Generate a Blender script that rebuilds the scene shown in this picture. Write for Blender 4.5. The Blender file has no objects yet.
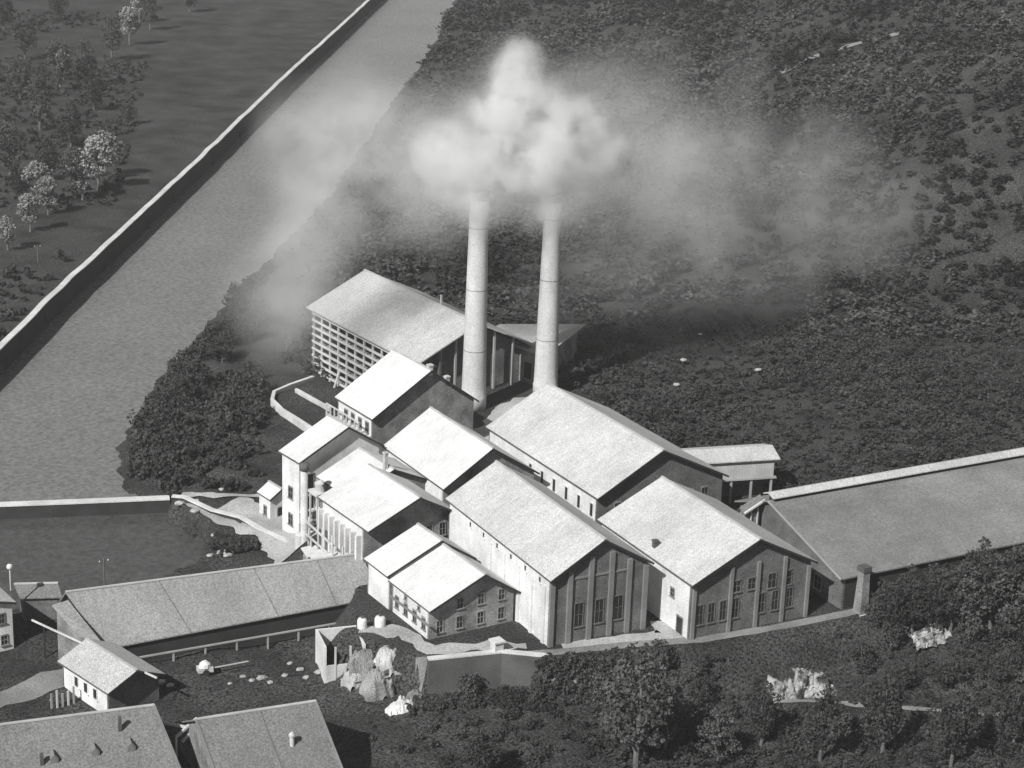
import bpy, bmesh, math, random
import numpy as np
from mathutils import Vector, Matrix, noise as mn
random.seed(7); rng = np.random.default_rng(11)
scene = bpy.context.scene
COL = scene.collection
R = math.radians

# ------------------------------------------------------------------ camera
CPOS = Vector((-157.96, -278.51, 125.39)); CY, CP, CR, CF = 0.55738, 0.31692, 0.036201, 2007.4
_f = Vector((math.sin(CY)*math.cos(CP), math.cos(CY)*math.cos(CP), -math.sin(CP)))
_r = Vector((math.cos(CY), -math.sin(CY), 0)); _u = _r.cross(_f)
_R = _r*math.cos(CR)+_u*math.sin(CR); _U = -_r*math.sin(CR)+_u*math.cos(CR)
cd = bpy.data.cameras.new('camera'); cam = bpy.data.objects.new('camera', cd); COL.objects.link(cam)
cam.matrix_world = Matrix(((_R.x, _U.x, -_f.x, CPOS.x), (_R.y, _U.y, -_f.y, CPOS.y), (_R.z, _U.z, -_f.z, CPOS.z), (0, 0, 0, 1)))
cd.sensor_width = 36; cd.lens = 36*CF/1024; cd.clip_start = 1; cd.clip_end = 9000
scene.camera = cam

def ray(px, py): return _f*CF+_R*(px-512)-_U*(py-384)
def G(px, py, z=0.0):                       # a surveyed point of the photo at height z, in site metres
    d = ray(px, py); return CPOS+d*((z-CPOS.z)/d.z)
def GV(px, py, y):                          # ... on the vertical plane at depth y
    d = ray(px, py); return CPOS+d*((y-CPOS.y)/d.y)
def GP(px, py, p0, n):                      # ... on a plane
    d = ray(px, py); return CPOS+d*((p0-CPOS).dot(n)/d.dot(n))

# ------------------------------------------------------------------ world, sun
w = bpy.data.worlds.new('World'); scene.world = w; w.use_nodes = True
nt = w.node_tree; nt.nodes.clear()
SUN_EL = R(40); SUNV = Vector((-1, -0.46, 0)).normalized()
out = nt.nodes.new('ShaderNodeOutputWorld'); bg = nt.nodes.new('ShaderNodeBackground'); sk = nt.nodes.new('ShaderNodeTexSky')
bw = nt.nodes.new('ShaderNodeRGBToBW')
sk.sky_type = 'NISHITA'; sk.sun_disc = False; sk.sun_elevation = SUN_EL; sk.sun_rotation = math.atan2(SUNV.x, SUNV.y)
nt.links.new(sk.outputs[0], bw.inputs[0]); nt.links.new(bw.outputs[0], bg.inputs[0]); nt.links.new(bg.outputs[0], out.inputs[0])
bg.inputs[1].default_value = 0.05
sl = bpy.data.lights.new('sun', 'SUN'); sl.energy = 4.9; sl.angle = R(0.6); sl.color = (1, 0.995, 0.98)
so = bpy.data.objects.new('sun', sl); COL.objects.link(so)
sv = Vector((SUNV.x*math.cos(SUN_EL), SUNV.y*math.cos(SUN_EL), math.sin(SUN_EL)))
so.rotation_euler = sv.to_track_quat('Z', 'Y').to_euler(); so.location = (0, 0, 300)
vs = scene.view_settings; vs.view_transform = 'Standard'; vs.look = 'None'; vs.exposure = 0.3; vs.gamma = 1; vs.use_curve_mapping = False

# ------------------------------------------------------------------ materials
def mat(name, v, var=.25, scale=.6, streak=None, fine=.12, bump=.2, rough=.9, bands=None, blot=None):
    """grey material: base v, large stains, fine grain, optional streaks (x,y,z scale) and bands (axis, spacing m, depth)"""
    m = bpy.data.materials.new(name); m.use_nodes = True; n = m.node_tree; N = n.nodes; Lk = n.links
    b = N['Principled BSDF']; b.inputs['Roughness'].default_value = rough
    try: b.inputs['Specular IOR Level'].default_value = .25
    except KeyError: pass
    tc = N.new('ShaderNodeTexCoord'); geo = N.new('ShaderNodeNewGeometry')
    def noi(sc, det, vec=None, ro=.6):
        t = N.new('ShaderNodeTexNoise'); t.inputs['Scale'].default_value = sc; t.inputs['Detail'].default_value = det
        t.inputs['Roughness'].default_value = ro
        Lk.new(vec or geo.outputs['Position'], t.inputs['Vector']); return t.outputs['Fac']
    def rng_(fac, a, bb, lo=.3, hi=.7):
        r = N.new('ShaderNodeMapRange'); r.inputs[1].default_value = lo; r.inputs[2].default_value = hi
        r.inputs[3].default_value = a; r.inputs[4].default_value = bb; Lk.new(fac, r.inputs[0]); return r.outputs[0]
    def mul(a, c):
        q = N.new('ShaderNodeMath'); q.operation = 'MULTIPLY'; Lk.new(a, q.inputs[0])
        if isinstance(c, float): q.inputs[1].default_value = c
        else: Lk.new(c, q.inputs[1])
        return q.outputs[0]
    col = rng_(noi(scale*.25, 5), 1-var, 1+var)
    fz = noi(scale*9, 2, ro=.8)
    col = mul(col, rng_(fz, 1-fine*1.6, 1+fine*1.6))
    if blot:
        col = mul(col, rng_(noi(blot[0], 4), blot[1], 1., .42, .55))
    if streak:
        mp = N.new('ShaderNodeMapping'); mp.inputs['Scale'].default_value = streak; Lk.new(tc.outputs['Object'], mp.inputs['Vector'])
        col = mul(col, rng_(noi(1.0, 4, mp.outputs[0]), .9, 1.08))
    if bands:
        sx = N.new('ShaderNodeSeparateXYZ'); Lk.new(tc.outputs['Object'], sx.inputs[0])
        for ax, sp, dp in bands:
            a = mul(sx.outputs[ax], 1.0/sp)
            fr = N.new('ShaderNodeMath'); fr.operation = 'FRACT'; Lk.new(a, fr.inputs[0])
            col = mul(col, rng_(fr.outputs[0], 1-dp, 1., .0, .16))
    col = mul(col, float(v))
    cc = N.new('ShaderNodeCombineColor')
    for i in range(3): Lk.new(col, cc.inputs[i])
    Lk.new(cc.outputs[0], b.inputs['Base Color'])
    if bump:
        bp = N.new('ShaderNodeBump'); bp.inputs['Strength'].default_value = bump; bp.inputs['Distance'].default_value = .2
        Lk.new(noi(scale*5, 4, ro=.7), bp.inputs['Height']); Lk.new(bp.outputs[0], b.inputs['Normal'])
    return m
M = {}
M['roof_white'] = mat('whitened_roof', .60, .05, .5, (.25, 1.0, 1), .13, .12, bands=[(1, .9, .05)], blot=(.09, .9))
M['roof_pale'] = mat('pale_tile_roof', .48, .09, .5, (.2, 1.2, 1), .24, .15, bands=[(1, .8, .08)], blot=(.09, .88))
M['roof_mid'] = mat('grey_tile_roof', .40, .12, .5, (.2, 1.2, 1), .3, .2, bands=[(1, .8, .08)])
M['roof_slope'] = mat('weathered_tile_roof', .25, .16, .4, (1.2, .25, 1), .24, .25, bands=[(0, 1.1, .08)])
M['roof_old'] = mat('old_tile_roof', .165, .14, .4, (1.2, .25, 1), .28, .25, bands=[(0, 1.1, .07)])
M['roof_shed'] = mat('sooty_tile_roof', .19, .30, .28, (.12, .12, 1), .18, .2, bands=[(0, 1.4, .1)])
M['trim'] = mat('weathered_timber', .30, .2, 1, None, .1, .1)
M['ridge'] = mat('ridge_tile', .42, .2, 1, None, .1, .1)
M['wall_white'] = mat('whitewashed_wall', .62, .2, .8, (1, 1, .2), .22, .15)
M['wall_stone'] = mat('rubble_stone_wall', .22, .5, 1.2, (1, 1, .3), .6, .5)
M['wall_dark'] = mat('sooty_stone_and_shade', .125, .35, 1.0, (1, 1, .3), .6, .4)  # tone lowered to carry the shading of gables and the open gable front
M['pilaster'] = mat('pale_render', .18, .2, 1, None, .15, .1)
M['brick'] = mat('chimney_brick', .48, .14, .5, (.6, .6, .12), .16, .25, bands=[(2, 2.2, .06)])
M['brick_dark'] = mat('sooty_brick', .09, .3, 1, None, .2, .3)
M['pane'] = mat('dark_window_glass', .025, .3, 1, None, .1, 0, rough=.3)
M['dark_wood_shade'] = mat('dark_timber_and_shade', .03, .3, 1, None, .2, .1)  # dark timber; its near-black tone also paints the long shed's eave shade
M['pale_wood'] = mat('bleached_timber', .50, .2, 1, None, .15, .1)
M['plank'] = mat('vertical_planks', .40, .15, 1, (3, 3, .2), .15, .1, bands=[(0, .5, .3), (1, .5, .3)])
M['concrete'] = mat('pale_concrete', .50, .25, .8, (1, 1, .4), .2, .3)
M['coping'] = mat('pale_stone_coping', .55, .2, .8, None, .2, .3)
M['river_stone'] = mat('shade_dark_river_masonry', .035, .3, 1, None, .3, .4)  # masonry colour lowered to paint the shaded side of the wall
M['dirt'] = mat('pale_dusty_ground', .36, .3, .4, None, .25, .4)
M['path'] = mat('trodden_earth', .20, .3, .5, None, .25, .4)
M['rock'] = mat('pale_limestone', .38, .4, 1.6, (1, 1, .25), .4, .8, blot=(.45, .12))
M['rubbish'] = mat('whitish_stone', .34, .5, 1.5, None, .5, .3)
M['iron'] = mat('rusty_iron', .10, .3, 1, None, .2, .2)
def ground_mat():
    m = mat('meadow_and_scrub', .036, .55, .3, None, .9, .9)
    return m
M['ground'] = ground_mat()
def leaf_mat(name, v, var=.5):
    m = mat(name, v, var, .5, None, .45, 0, rough=.8)
    b = m.node_tree.nodes['Principled BSDF']
    return m
M['leaf'] = leaf_mat('dark_foliage', .042); M['leaf_pale'] = leaf_mat('pale_foliage', .24); M['leaf_mid'] = leaf_mat('mid_foliage', .07)
M['leaf_far'] = mat('far_foliage', .047, .85, .1, None, .6, 0)
M['bark'] = mat('pale_bark', .12, .3, 2, None, .2, .3)
def water_mat(name, v, rough):
    m = mat(name, v, .10, .1, None, .22, 0, rough=rough)
    n = m.node_tree; b = n.nodes['Principled BSDF']; b.inputs['IOR'].default_value = 1.33
    b.inputs['Specular IOR Level'].default_value = .5
    geo = n.nodes.new('ShaderNodeNewGeometry'); t = n.nodes.new('ShaderNodeTexNoise'); t.inputs['Scale'].default_value = .8; t.inputs['Detail'].default_value = 4
    n.links.new(geo.outputs['Position'], t.inputs['Vector'])
    bp = n.nodes.new('ShaderNodeBump'); bp.inputs['Strength'].default_value = .15; bp.inputs['Distance'].default_value = .1
    n.links.new(t.outputs['Fac'], bp.inputs['Height']); n.links.new(bp.outputs[0], b.inputs['Normal']); return m
M['water'] = water_mat('silty_river_water', .165, .25); M['pool'] = water_mat('dark_pool_water', .065, .2)

# ------------------------------------------------------------------ object helpers
def link(name, me, m=None, parent=None):
    o = bpy.data.objects.new(name, me); COL.objects.link(o)
    if m is not None: me.materials.append(m)
    if parent: o.parent = parent
    return o
def tag(o, label, cat, group=None):
    o['label'] = label; o['category'] = cat
    if group: o['group'] = group
    return o
def root(name, loc, yaw, label, cat, group=None):
    o = bpy.data.objects.new(name, None); COL.objects.link(o); o.location = loc; o.rotation_euler = (0, 0, yaw)
    o.empty_display_size = .5
    return tag(o, label, cat, group)
class MB:
    def __init__(s): s.v = []; s.f = []
    def add(s, vs, fs):
        k = len(s.v); s.v += [tuple(x) for x in vs]; s.f += [tuple(i+k for i in f) for f in fs]; return s
    def box(s, x0, x1, y0, y1, z0, z1):
        return s.add([(x0, y0, z0), (x1, y0, z0), (x1, y1, z0), (x0, y1, z0), (x0, y0, z1), (x1, y0, z1), (x1, y1, z1), (x0, y1, z1)],
                     [(0, 3, 2, 1), (4, 5, 6, 7), (0, 1, 5, 4), (1, 2, 6, 5), (2, 3, 7, 6), (3, 0, 4, 7)])
    def bar(s, a, b, w, h=None):
        a = Vector(a); b = Vector(b); h = h or w; d = (b-a).normalized()
        sx = d.cross(Vector((0, 0, 1)))
        if sx.length < 1e-3: sx = Vector((1, 0, 0))
        sx.normalize(); sz = sx.cross(d).normalized(); sx *= w/2; sz *= h/2
        return s.add([a-sx-sz, a+sx-sz, a+sx+sz, a-sx+sz, b-sx-sz, b+sx-sz, b+sx+sz, b-sx+sz],
                     [(0, 1, 2, 3), (7, 6, 5, 4), (0, 4, 5, 1), (1, 5, 6, 2), (2, 6, 7, 3), (3, 7, 4, 0)])
    def slab(s, pts, t):                       # polygon top with thickness t downward
        n = len(pts); p = [Vector(q) for q in pts]; lo = [q-Vector((0, 0, t)) for q in p]
        fs = [tuple(range(n)), tuple(reversed(range(n, 2*n)))]
        for i in range(n):
            j = (i+1) % n; fs.append((i, i+n, j+n, j))
        return s.add(p+lo, fs)
    def lathe(s, prof, n=20, c=(0, 0)):
        k = [(c[0]+r*math.cos(2*math.pi*i/n), c[1]+r*math.sin(2*math.pi*i/n), z) for r, z in prof for i in range(n)]
        fs = [(a*n+i, a*n+(i+1) % n, (a+1)*n+(i+1) % n, (a+1)*n+i) for a in range(len(prof)-1) for i in range(n)]
        fs.append(tuple(reversed(range(n)))); fs.append(tuple(range((len(prof)-1)*n, len(prof)*n)))
        return s.add(k, fs)
    def build(s, name, m, parent=None, smooth=False):
        me = bpy.data.meshes.new(name); me.from_pydata(s.v, [], s.f)
        bm = bmesh.new(); bm.from_mesh(me); bmesh.ops.recalc_face_normals(bm, faces=bm.faces); bm.to_mesh(me); bm.free()
        if smooth: me.polygons.foreach_set('use_smooth', [True]*len(me.polygons))
        return link(name, me, m, parent)

# window: frame (jambs, sill, lintel, glazing bars) + dark pane. face: origin o, along-axis a (unit), outward n
def window(parent, o, a, n, ww, hh, fm, arch=False, bars=True, door=False, surround=True):
    o = Vector(o); a = Vector(a).normalized(); n = Vector(n).normalized(); z = Vector((0, 0, 1))
    fr = MB()
    def bx(c0, c1, z0, z1, d0, d1):
        P = [o+a*c+n*d+z*q for q in (z0, z1) for c, d in ((c0, d0), (c1, d0), (c1, d1), (c0, d1))]
        fr.add(P, [(0, 3, 2, 1), (4, 5, 6, 7), (0, 1, 5, 4), (1, 2, 6, 5), (2, 3, 7, 6), (3, 0, 4, 7)])
    h = ww/2; t = .14
    bx(-h-t, -h, -.05, hh+t, -.05, .10); bx(h, h+t, -.05, hh+t, -.05, .10); bx(-h, h, hh, hh+t+.08, -.05, .14)
    if not door: bx(-h-t-.1, h+t+.1, -.22, -.05, -.05, .22)
    if bars and not door:
        bx(-.04, .04, -.05, hh, .025, .06); bx(-h, -.04, hh*.5-.04, hh*.5+.04, .025, .06); bx(.04, h, hh*.5-.04, hh*.5+.04, .025, .06)
    f = fr.build('door' if door else 'window', fm, parent)
    p = MB(); P = [o+a*c+n*d+z*q for q in (-.05, hh) for c, d in ((-h, -.02), (h, -.02), (h, .02), (-h, .02))]
    p.add(P, [(0, 3, 2, 1), (4, 5, 6, 7), (0, 1, 5, 4), (1, 2, 6, 5), (2, 3, 7, 6), (3, 0, 4, 7)])
    p.build('door_leaf' if door else 'pane', M['pane'], f)
    return f

# gabled building in its own frame: local x = across (0..w), local y = along the ridge (0 = front gable)
class Gable:
    def __init__(s, name, label, cat, q, zb=0, rx=None, zr=None, oh=.9, ohb=.3, ins=.5, roof='roof_white', lwall='wall_white', gwall='wall_stone', th=.22, group=None, trim=True, two=True):
        x0, y0, wd, L, ze, ri, yaw = q[:7]; off = q[7] if len(q) > 7 else 0
        s.w, s.L, s.ze, s.zb, s.oh, s.ins = wd, L, ze, zb, oh, ins
        s.rx = rx if rx is not None else wd/2+off; s.zt = ze+ri; s.zr = ze if zr is None else zr
        s.root = root(name, (x0, y0, zb), R(yaw), label, cat, group)
        s.ohb = ohb; Z = lambda z: z-zb
        # walls
        xl, xr = ins, wd-ins; ya, yb = oh, L-ohb
        top = lambda x: Z(s.rh(x))-th-.03
        W = MB()
        prof = [(xl, -.0), (xr, -.0), (xr, top(xr)), (s.rx, top(s.rx)), (xl, top(xl))]
        n = 5; P = [(x, ya, z) for x, z in prof]+[(x, yb, z) for x, z in prof]
        # gable walls one mesh, long walls another (gable tone also darkened for shade)
        g = MB(); t = .35
        for y_0, y_1 in ((ya, ya+t), (yb-t, yb)):
            P = [(x, y_0, z) for x, z in prof]+[(x, y_1, z) for x, z in prof]
            MB().add(P, [(0, 1, 2, 3, 4), (9, 8, 7, 6, 5)]+[(i, i+5, (i+1) % 5+5, (i+1) % 5) for i in range(5)]).build('gable_wall', M[gwall], s.root)
        for a, b in ((xl-.02, xl+t), (xr-t, xr+.02)):
            z1 = min(top(a), top(b))
            MB().box(a, b, ya+t+.003, yb-t-.003, 0, z1).build('side_wall', M[lwall], s.root)
        # roof slopes
        Zl, Zt, Zr = Z(ze), Z(s.zt), Z(s.zr)
        MB().slab([(0, 0, Zl), (s.rx, 0, Zt), (s.rx, L, Zt), (0, L, Zl)], th).build('roof_slope', M[roof], s.root)
        MB().slab([(s.rx+.004, 0, Zt), (wd, 0, Zr), (wd, L, Zr), (s.rx+.004, L, Zt)], th).build('roof_slope', M[roof], s.root)
        rc = MB()
        k = 0.0
        while k < L-.05:
            e = min(k+1.2, L); rc.bar((s.rx, k-.02, Zt+.06+.015*random.random()), (s.rx, e-.04, Zt+.06+.015*random.random()), .42, .16); k += 1.2
        rc.build('ridge_cap', M['ridge'], s.root)
        if trim:
            b = MB(); b.bar((0, -.05, Zl-.17), (s.rx, -.05, Zt-.17), .08, .3); b.bar((s.rx, -.05, Zt-.17), (wd, -.05, Zr-.17), .08, .3)
            b.build('barge_board', M['dark_wood_shade'], s.root)
            MB().bar((-.08, 0, Zl-.14), (-.08, L, Zl-.14), .12, .16).build('gutter', M['iron'], s.root)
    def rh(s, x):
        return s.ze+(s.zt-s.ze)*x/s.rx if x <= s.rx else s.zt-(s.zt-s.zr)*(x-s.rx)/(s.w-s.rx)
    def front(s, x, z, ww, hh, fm='wall_stone', **k): return window(s.root, (x, s.oh, z-s.zb), (1, 0, 0), (0, -1, 0), ww, hh, M[fm], **k)
    def left(s, y, z, ww, hh, fm='wall_stone', **k): return window(s.root, (s.ins-.02, y, z-s.zb), (0, -1, 0), (-1, 0, 0), ww, hh, M[fm], **k)
    def right(s, y, z, ww, hh, fm='wall_stone', **k): return window(s.root, (s.w-s.ins+.02, y, z-s.zb), (0, 1, 0), (1, 0, 0), ww, hh, M[fm], **k)
    def pil(s, x, z0, z1, wd=.7, m='pilaster'): return MB().box(x-wd/2, x+wd/2, s.oh-.35, s.oh+.05, z0-s.zb, z1-s.zb).build('pilaster', M[m], s.root)
    def stack(s, x, y, h, r, m='brick_dark', name='flue'):
        z = s.rh(x)-s.zb; f = MB().box(x-r, x+r, y-r, y+r, z-1, z+h).build(name, M[m], s.root)
        MB().box(x-r*1.3, x+r*1.3, y-r*1.3, y+r*1.3, z+h-.18, z+h+.05).build('cap', M[m], f)

# free roof on measured corners: ridge a-b, front eave c (under b side) d (under a side); mirrored back slope
def free_gable(name, label, cat, a, b, c, d, zb, roof, wallm, backw=1.0, backdrop=1.0, ins=.5, th=.2, cap=True):
    ctr = (a+b)/2; rt = root(name, (ctr.x, ctr.y, zb), math.atan2((b-a).y, (b-a).x), label, cat)
    mi = rt.matrix_basis.inverted() if False else (Matrix.Translation((ctr.x, ctr.y, zb)) @ Matrix.Rotation(math.atan2((b-a).y, (b-a).x), 4, 'Z')).inverted()
    A, B, C, D = [mi @ v for v in (a, b, c, d)]
    yb = -min(C.y, D.y)*backw; zb_ = A.z-(A.z-min(C.z, D.z))*backdrop
    Cb = Vector((B.x, yb, zb_)); Db = Vector((A.x, yb, zb_))
    MB().slab([A, D, C, B], th).build('roof_slope', M[roof], rt)
    e = Vector((0, .004, 0)); MB().slab([A+e, B+e, Cb, Db], th).build('roof_slope', M[roof], rt)
    if cap: MB().bar(A+Vector((0, 0, .05)), B+Vector((0, 0, .05)), .45, .16).build('ridge_cap', M['ridge'], rt)
    # walls as a closed prism under the slabs
    def inset(P, sx): return Vector((P.x+sx*ins, P.y*(1-ins/abs(P.y)) if abs(P.y) > ins else P.y, 0))
    s1 = [inset(D, 1), inset(C, -1), inset(Cb, -1), inset(Db, 1)]
    Wm = MB(); zl = lambda P, Q, p: (A.z+(P.z-A.z)*abs(p.y)/max(.01, abs(P.y)))-th-.05
    tops = [zl(D, A, s1[0]), zl(C, A, s1[1]), zl(Cb, A, s1[2]), zl(Db, A, s1[3])]
    ra = Vector((A.x+ins, 0, A.z-th-.05)); rb = Vector((B.x-ins, 0, A.z-th-.05))
    V = [Vector((p.x, p.y, 0)) for p in s1]+[Vector((p.x, p.y, t)) for p, t in zip(s1, tops)]+[ra, rb]
    Wm.add(V, [(0, 1, 5, 4), (1, 2, 6, 9, 5), (2, 3, 7, 6), (3, 0, 4, 8, 7), (4, 5, 9, 8), (6, 7, 8, 9), (0, 3, 2, 1)])
    Wm.build('wall', M[wallm], rt)
    return rt, A, B, C, D

# ------------------------------------------------------------------ terrain
def sdist(P, poly):                         # signed distance (inside positive) of points to polygon
    P = np.asarray(P, float); poly = np.asarray(poly, float); d = np.full(len(P), 1e9); ins = np.zeros(len(P), bool)
    for i in range(len(poly)):
        a = poly[i]; b = poly[(i+1) % len(poly)]; e = b-a; t = np.clip(((P-a)@e)/(e@e), 0, 1)
        d = np.minimum(d, np.hypot(*(P-a-t[:, None]*e).T))
        c = ((a[1] > P[:, 1]) != (b[1] > P[:, 1])); xx = a[0]+(P[:, 1]-a[1])*(b[0]-a[0])/((b[1]-a[1]) if b[1] != a[1] else 1e-9)
        ins ^= (c & (P[:, 0] < xx))
    return np.where(ins, d, -d)
RIVER = [(-33.4, 35.2), (-38.6, 44.5), (-31.5, 64.3), (-13.1, 95.5), (6.5, 121.2), (35, 158.2), (101.2, 242.4), (204.9, 391.8), (370.4, 608.6), (900, 1330),
         (820, 1330), (307.1, 608), (157.6, 397.9), (68.7, 270.4), (-5.1, 166.6), (-36.9, 120.1), (-83.5, 52.9)]
POOL = [(-83.5, 52.9), (-33.4, 35.2), (-35, 30), (-33.5, 18), (-40, 6), (-52, -1), (-75, 1), (-100, 4), (-150, 20), (-150, 40)]
FACT = [(-37.0, -41.5), (-32.0, -54.6), (-20.8, -57.6), (-15, -62.4), (5.4, -68.6), (34.4, -72.6), (60, -79), (110, -84), (200, -70), (260, 40), (200, 60), (120, 70), (70, 98), (46, 98),
        (33, 70), (20, 42), (2, 34), (-6, 16), (-16, 2), (-24, -8), (-28, -30)]
def smooth(t): t = np.clip(t, 0, 1); return t*t*(3-2*t)
def height(P):
    P = np.asarray(P, float); x, y = P[:, 0], P[:, 1]
    dr = sdist(P, RIVER)+.9*np.sin(x*.35+y*.2)*np.sin(y*.27); dp = sdist(P, POOL); df = sdist(P, FACT)
    # which side of the river
    side = (y-(52.9+1.424*(x+83.5))) > -30
    left = (y > 52.9+1.38*(x+83.5)-8*0) & (dr < 0) & (y > 52.9+1.41*(x+70))
    h = np.full(len(P), -6.0)
    h = h-2.5*smooth((-y-70)/40)*(x > -200)       # falls away below the halls
    h = h+1.5*smooth((x-20)/60)*smooth((-y-60)/30)
    t = np.where((x < -29) & (y < -28) & (y > -53), 6.0, np.where((x < -17) & (y < -50), .5, np.where(y < -50, 6.5, 9.0)))
    k = smooth((df+t)/t); h = h*(1-k)+0*k
    rd = np.where(left, 0, -dr)                   # hill east of the river
    hill = .27*np.maximum(0, rd-70)*smooth((.35*x+y-95)/90)+ .20*np.maximum(0, x-190)*smooth((y+60)/60)
    hill = np.minimum(hill, 60+.35*hill)
    h = h+np.where(left, 0, hill)
    h = np.where(left & (dr < -.3), -4.4+.02*np.maximum(0, -dr-40), h)
    h = np.where(~left, h-(h+7.6)*(1-smooth((-dr)/8.0))*(dr < 0), h)
    nz = .5*np.sin(x*.21+1.3*np.sin(y*.13))*np.sin(y*.17+.7)+.3*np.sin(x*.53+y*.31)
    h = h+nz*(1-k)*.8*(dr < -3)*(1-(left)*.7)
    h = np.where(dr > 0, -9.8, h); h = np.where(dp > 0, -11, h)
    return h
def hz(x, y): return float(height([(x, y)])[0])
def axis(lo, hi, a, b, step, c):
    v = list(np.arange(a, b+1e-6, step))+list(np.arange(b+2*step, c+1e-6, 2*step)); s = 2*step; x = v[-1]
    while x < hi: s *= 1.09; x += s; v.append(min(x, hi))
    s = step; x = a
    while x > lo: s *= 1.09; x -= s; v.insert(0, max(x, lo))
    return np.array(v)
X = axis(-2500, 3500, -110, 130, 1.0, 420); Y = axis(-900, 4500, -125, 180, 1.0, 660)
XX, YY = np.meshgrid(X, Y); P = np.stack([XX.ravel(), YY.ravel()], 1); H = height(P)
nx, ny = len(X), len(Y); me = bpy.data.meshes.new('ground')
V = np.column_stack([P, H]); ii = (np.arange(ny-1)[:, None]*nx+np.arange(nx-1)[None]).ravel()
F = np.stack([ii, ii+1, ii+1+nx, ii+nx], 1)
def npmesh(name, V, F):
    me = bpy.data.meshes.new(name); me.vertices.add(len(V)); me.vertices.foreach_set('co', V.astype(np.float32).ravel())
    k = F.shape[1]; me.loops.add(F.size); me.loops.foreach_set('vertex_index', F.astype(np.int32).ravel())
    me.polygons.add(len(F)); me.polygons.foreach_set('loop_start', np.arange(0, F.size, k, dtype=np.int32)); me.polygons.foreach_set('loop_total', np.full(len(F), k, np.int32))
    me.update(); me.validate(); return me
g = link('ground', npmesh('ground', V, F), M['ground']); g['kind'] = 'structure'
g.data.polygons.foreach_set('use_smooth', np.ones(len(F), bool))
def sheet(name, poly, z, m, kind='structure'):
    me = bpy.data.meshes.new(name); me.from_pydata([(x, y, z) for x, y in poly], [], [tuple(range(len(poly)))]); o = link(name, me, M[m]); o['kind'] = kind; return o
sheet('river_water', [(-20, 20), (-38, 44), (-15, 80), (30, 135), (130, 260), (240, 410), (400, 608), (930, 1330), (790, 1330), (290, 620), (135, 400), (50, 275), (-20, 172), (-52, 125), (-100, 58.6), (-83.5, 52.6), (-33.4, 34.6)][1:], -8, 'water')
sheet('pool_water', [(-33.4, 34.4), (-25, 20), (-30, -6), (-60, -10), (-155, 0), (-155, 60), (-83.5, 52.3)], -9.5, 'pool')

def strip(name, pts, wd, m, lift=.06, step=1.0, jag=.25, kind='structure', zs=None):   # draped path
    P = [Vector((p[0], p[1], 0)) for p in pts]; S = []
    for a, b in zip(P, P[1:]):
        n = max(1, int((b-a).length/step))
        for i in range(n): S.append(a.lerp(b, i/n))
    S.append(P[-1]); vs = []; K = 4
    for i, p in enumerate(S):
        d = (S[min(i+1, len(S)-1)]-S[max(i-1, 0)]).normalized(); nn = Vector((-d.y, d.x, 0))
        W = wd*(1+jag*mn.noise(Vector((i*.35, wd, 3))))/2
        for k in range(K+1):
            q = p+nn*W*(k/K*2-1); vs.append([q.x, q.y])
    hh = height(vs); V = np.column_stack([np.array(vs), hh+lift]); F = []
    for i in range(len(S)-1):
        for k in range(K): F.append((i*(K+1)+k, (i+1)*(K+1)+k, (i+1)*(K+1)+k+1, i*(K+1)+k+1))
    o = link(name, npmesh(name, V, np.array(F)), M[m]); o['kind'] = kind; return o

# ------------------------------------------------------------------ river wall, weir
def wall_line(name, label, cat, pts, ztop, zbot, th, m, cop=None, group=None, cw=.5, wob=.15):
    rt = root(name, (pts[0][0], pts[0][1], zbot), 0, label, cat, group); o = Vector((pts[0][0], pts[0][1], zbot))
    W = MB(); C = MB(); S = []
    for a, b in zip(pts, pts[1:]):
        a = Vector((a[0], a[1], 0)); b = Vector((b[0], b[1], 0)); n = max(1, int((b-a).length/3))
        for i in range(n): S.append(a.lerp(b, i/n))
    S.append(Vector((pts[-1][0], pts[-1][1], 0)))
    for i in range(len(S)):
        S[i] = S[i]+Vector((mn.noise(S[i]*.07), mn.noise(S[i]*.07+Vector((9, 9, 9))), 0))*wob*6
    L_, R_ = [], []
    for i, p in enumerate(S):
        d = (S[min(i+1, len(S)-1)]-S[max(i-1, 0)]).normalized(); nn = Vector((-d.y, d.x, 0))*th/2; L_.append(p+nn-o); R_.append(p-nn-o)
    z0, z1 = 0, ztop-zbot
    def prism(B, L_, R_, z0, z1):
        n = len(L_); vs = []
        for l, r in zip(L_, R_): vs += [(l.x, l.y, z0), (r.x, r.y, z0), (r.x, r.y, z1), (l.x, l.y, z1)]
        fs = []
        for i in range(n-1):
            for k in range(4): fs.append((i*4+k, i*4+(k+1) % 4, (i+1)*4+(k+1) % 4, (i+1)*4+k))
        fs += [(0, 1, 2, 3), ((n-1)*4+3, (n-1)*4+2, (n-1)*4+1, (n-1)*4)]
        B.add(vs, fs)
    o2 = Vector((o.x, o.y, 0)); L_ = [v+o-o2 for v in L_]; R_ = [v+o-o2 for v in R_]
    prism(W, L_, R_, z0, z1); W.build('wall_face', M[m], rt)
    if cop:
        L2 = [l+(l-r).normalized()*cw for l, r in zip(L_, R_)]; R2 = [r+(r-l).normalized()*cw*.3 for l, r in zip(L_, R_)]
        prism(C, L2, R2, z1+.003, z1+.25); C.build('coping', M[cop], rt)
    return rt
lb = [(-150, -41), (-83.5, 52.9), (-36.9, 120.1), (-5.1, 166.6), (68.7, 270.4), (157.6, 397.9), (307.1, 608), (560, 960)]
wall_line('river_wall', 'long masonry wall, face darkened as shade, with pale coping along the far river bank', 'wall', lb, -2.8, -12, 1.4, 'river_stone', 'coping', cw=.1, wob=.06)
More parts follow.
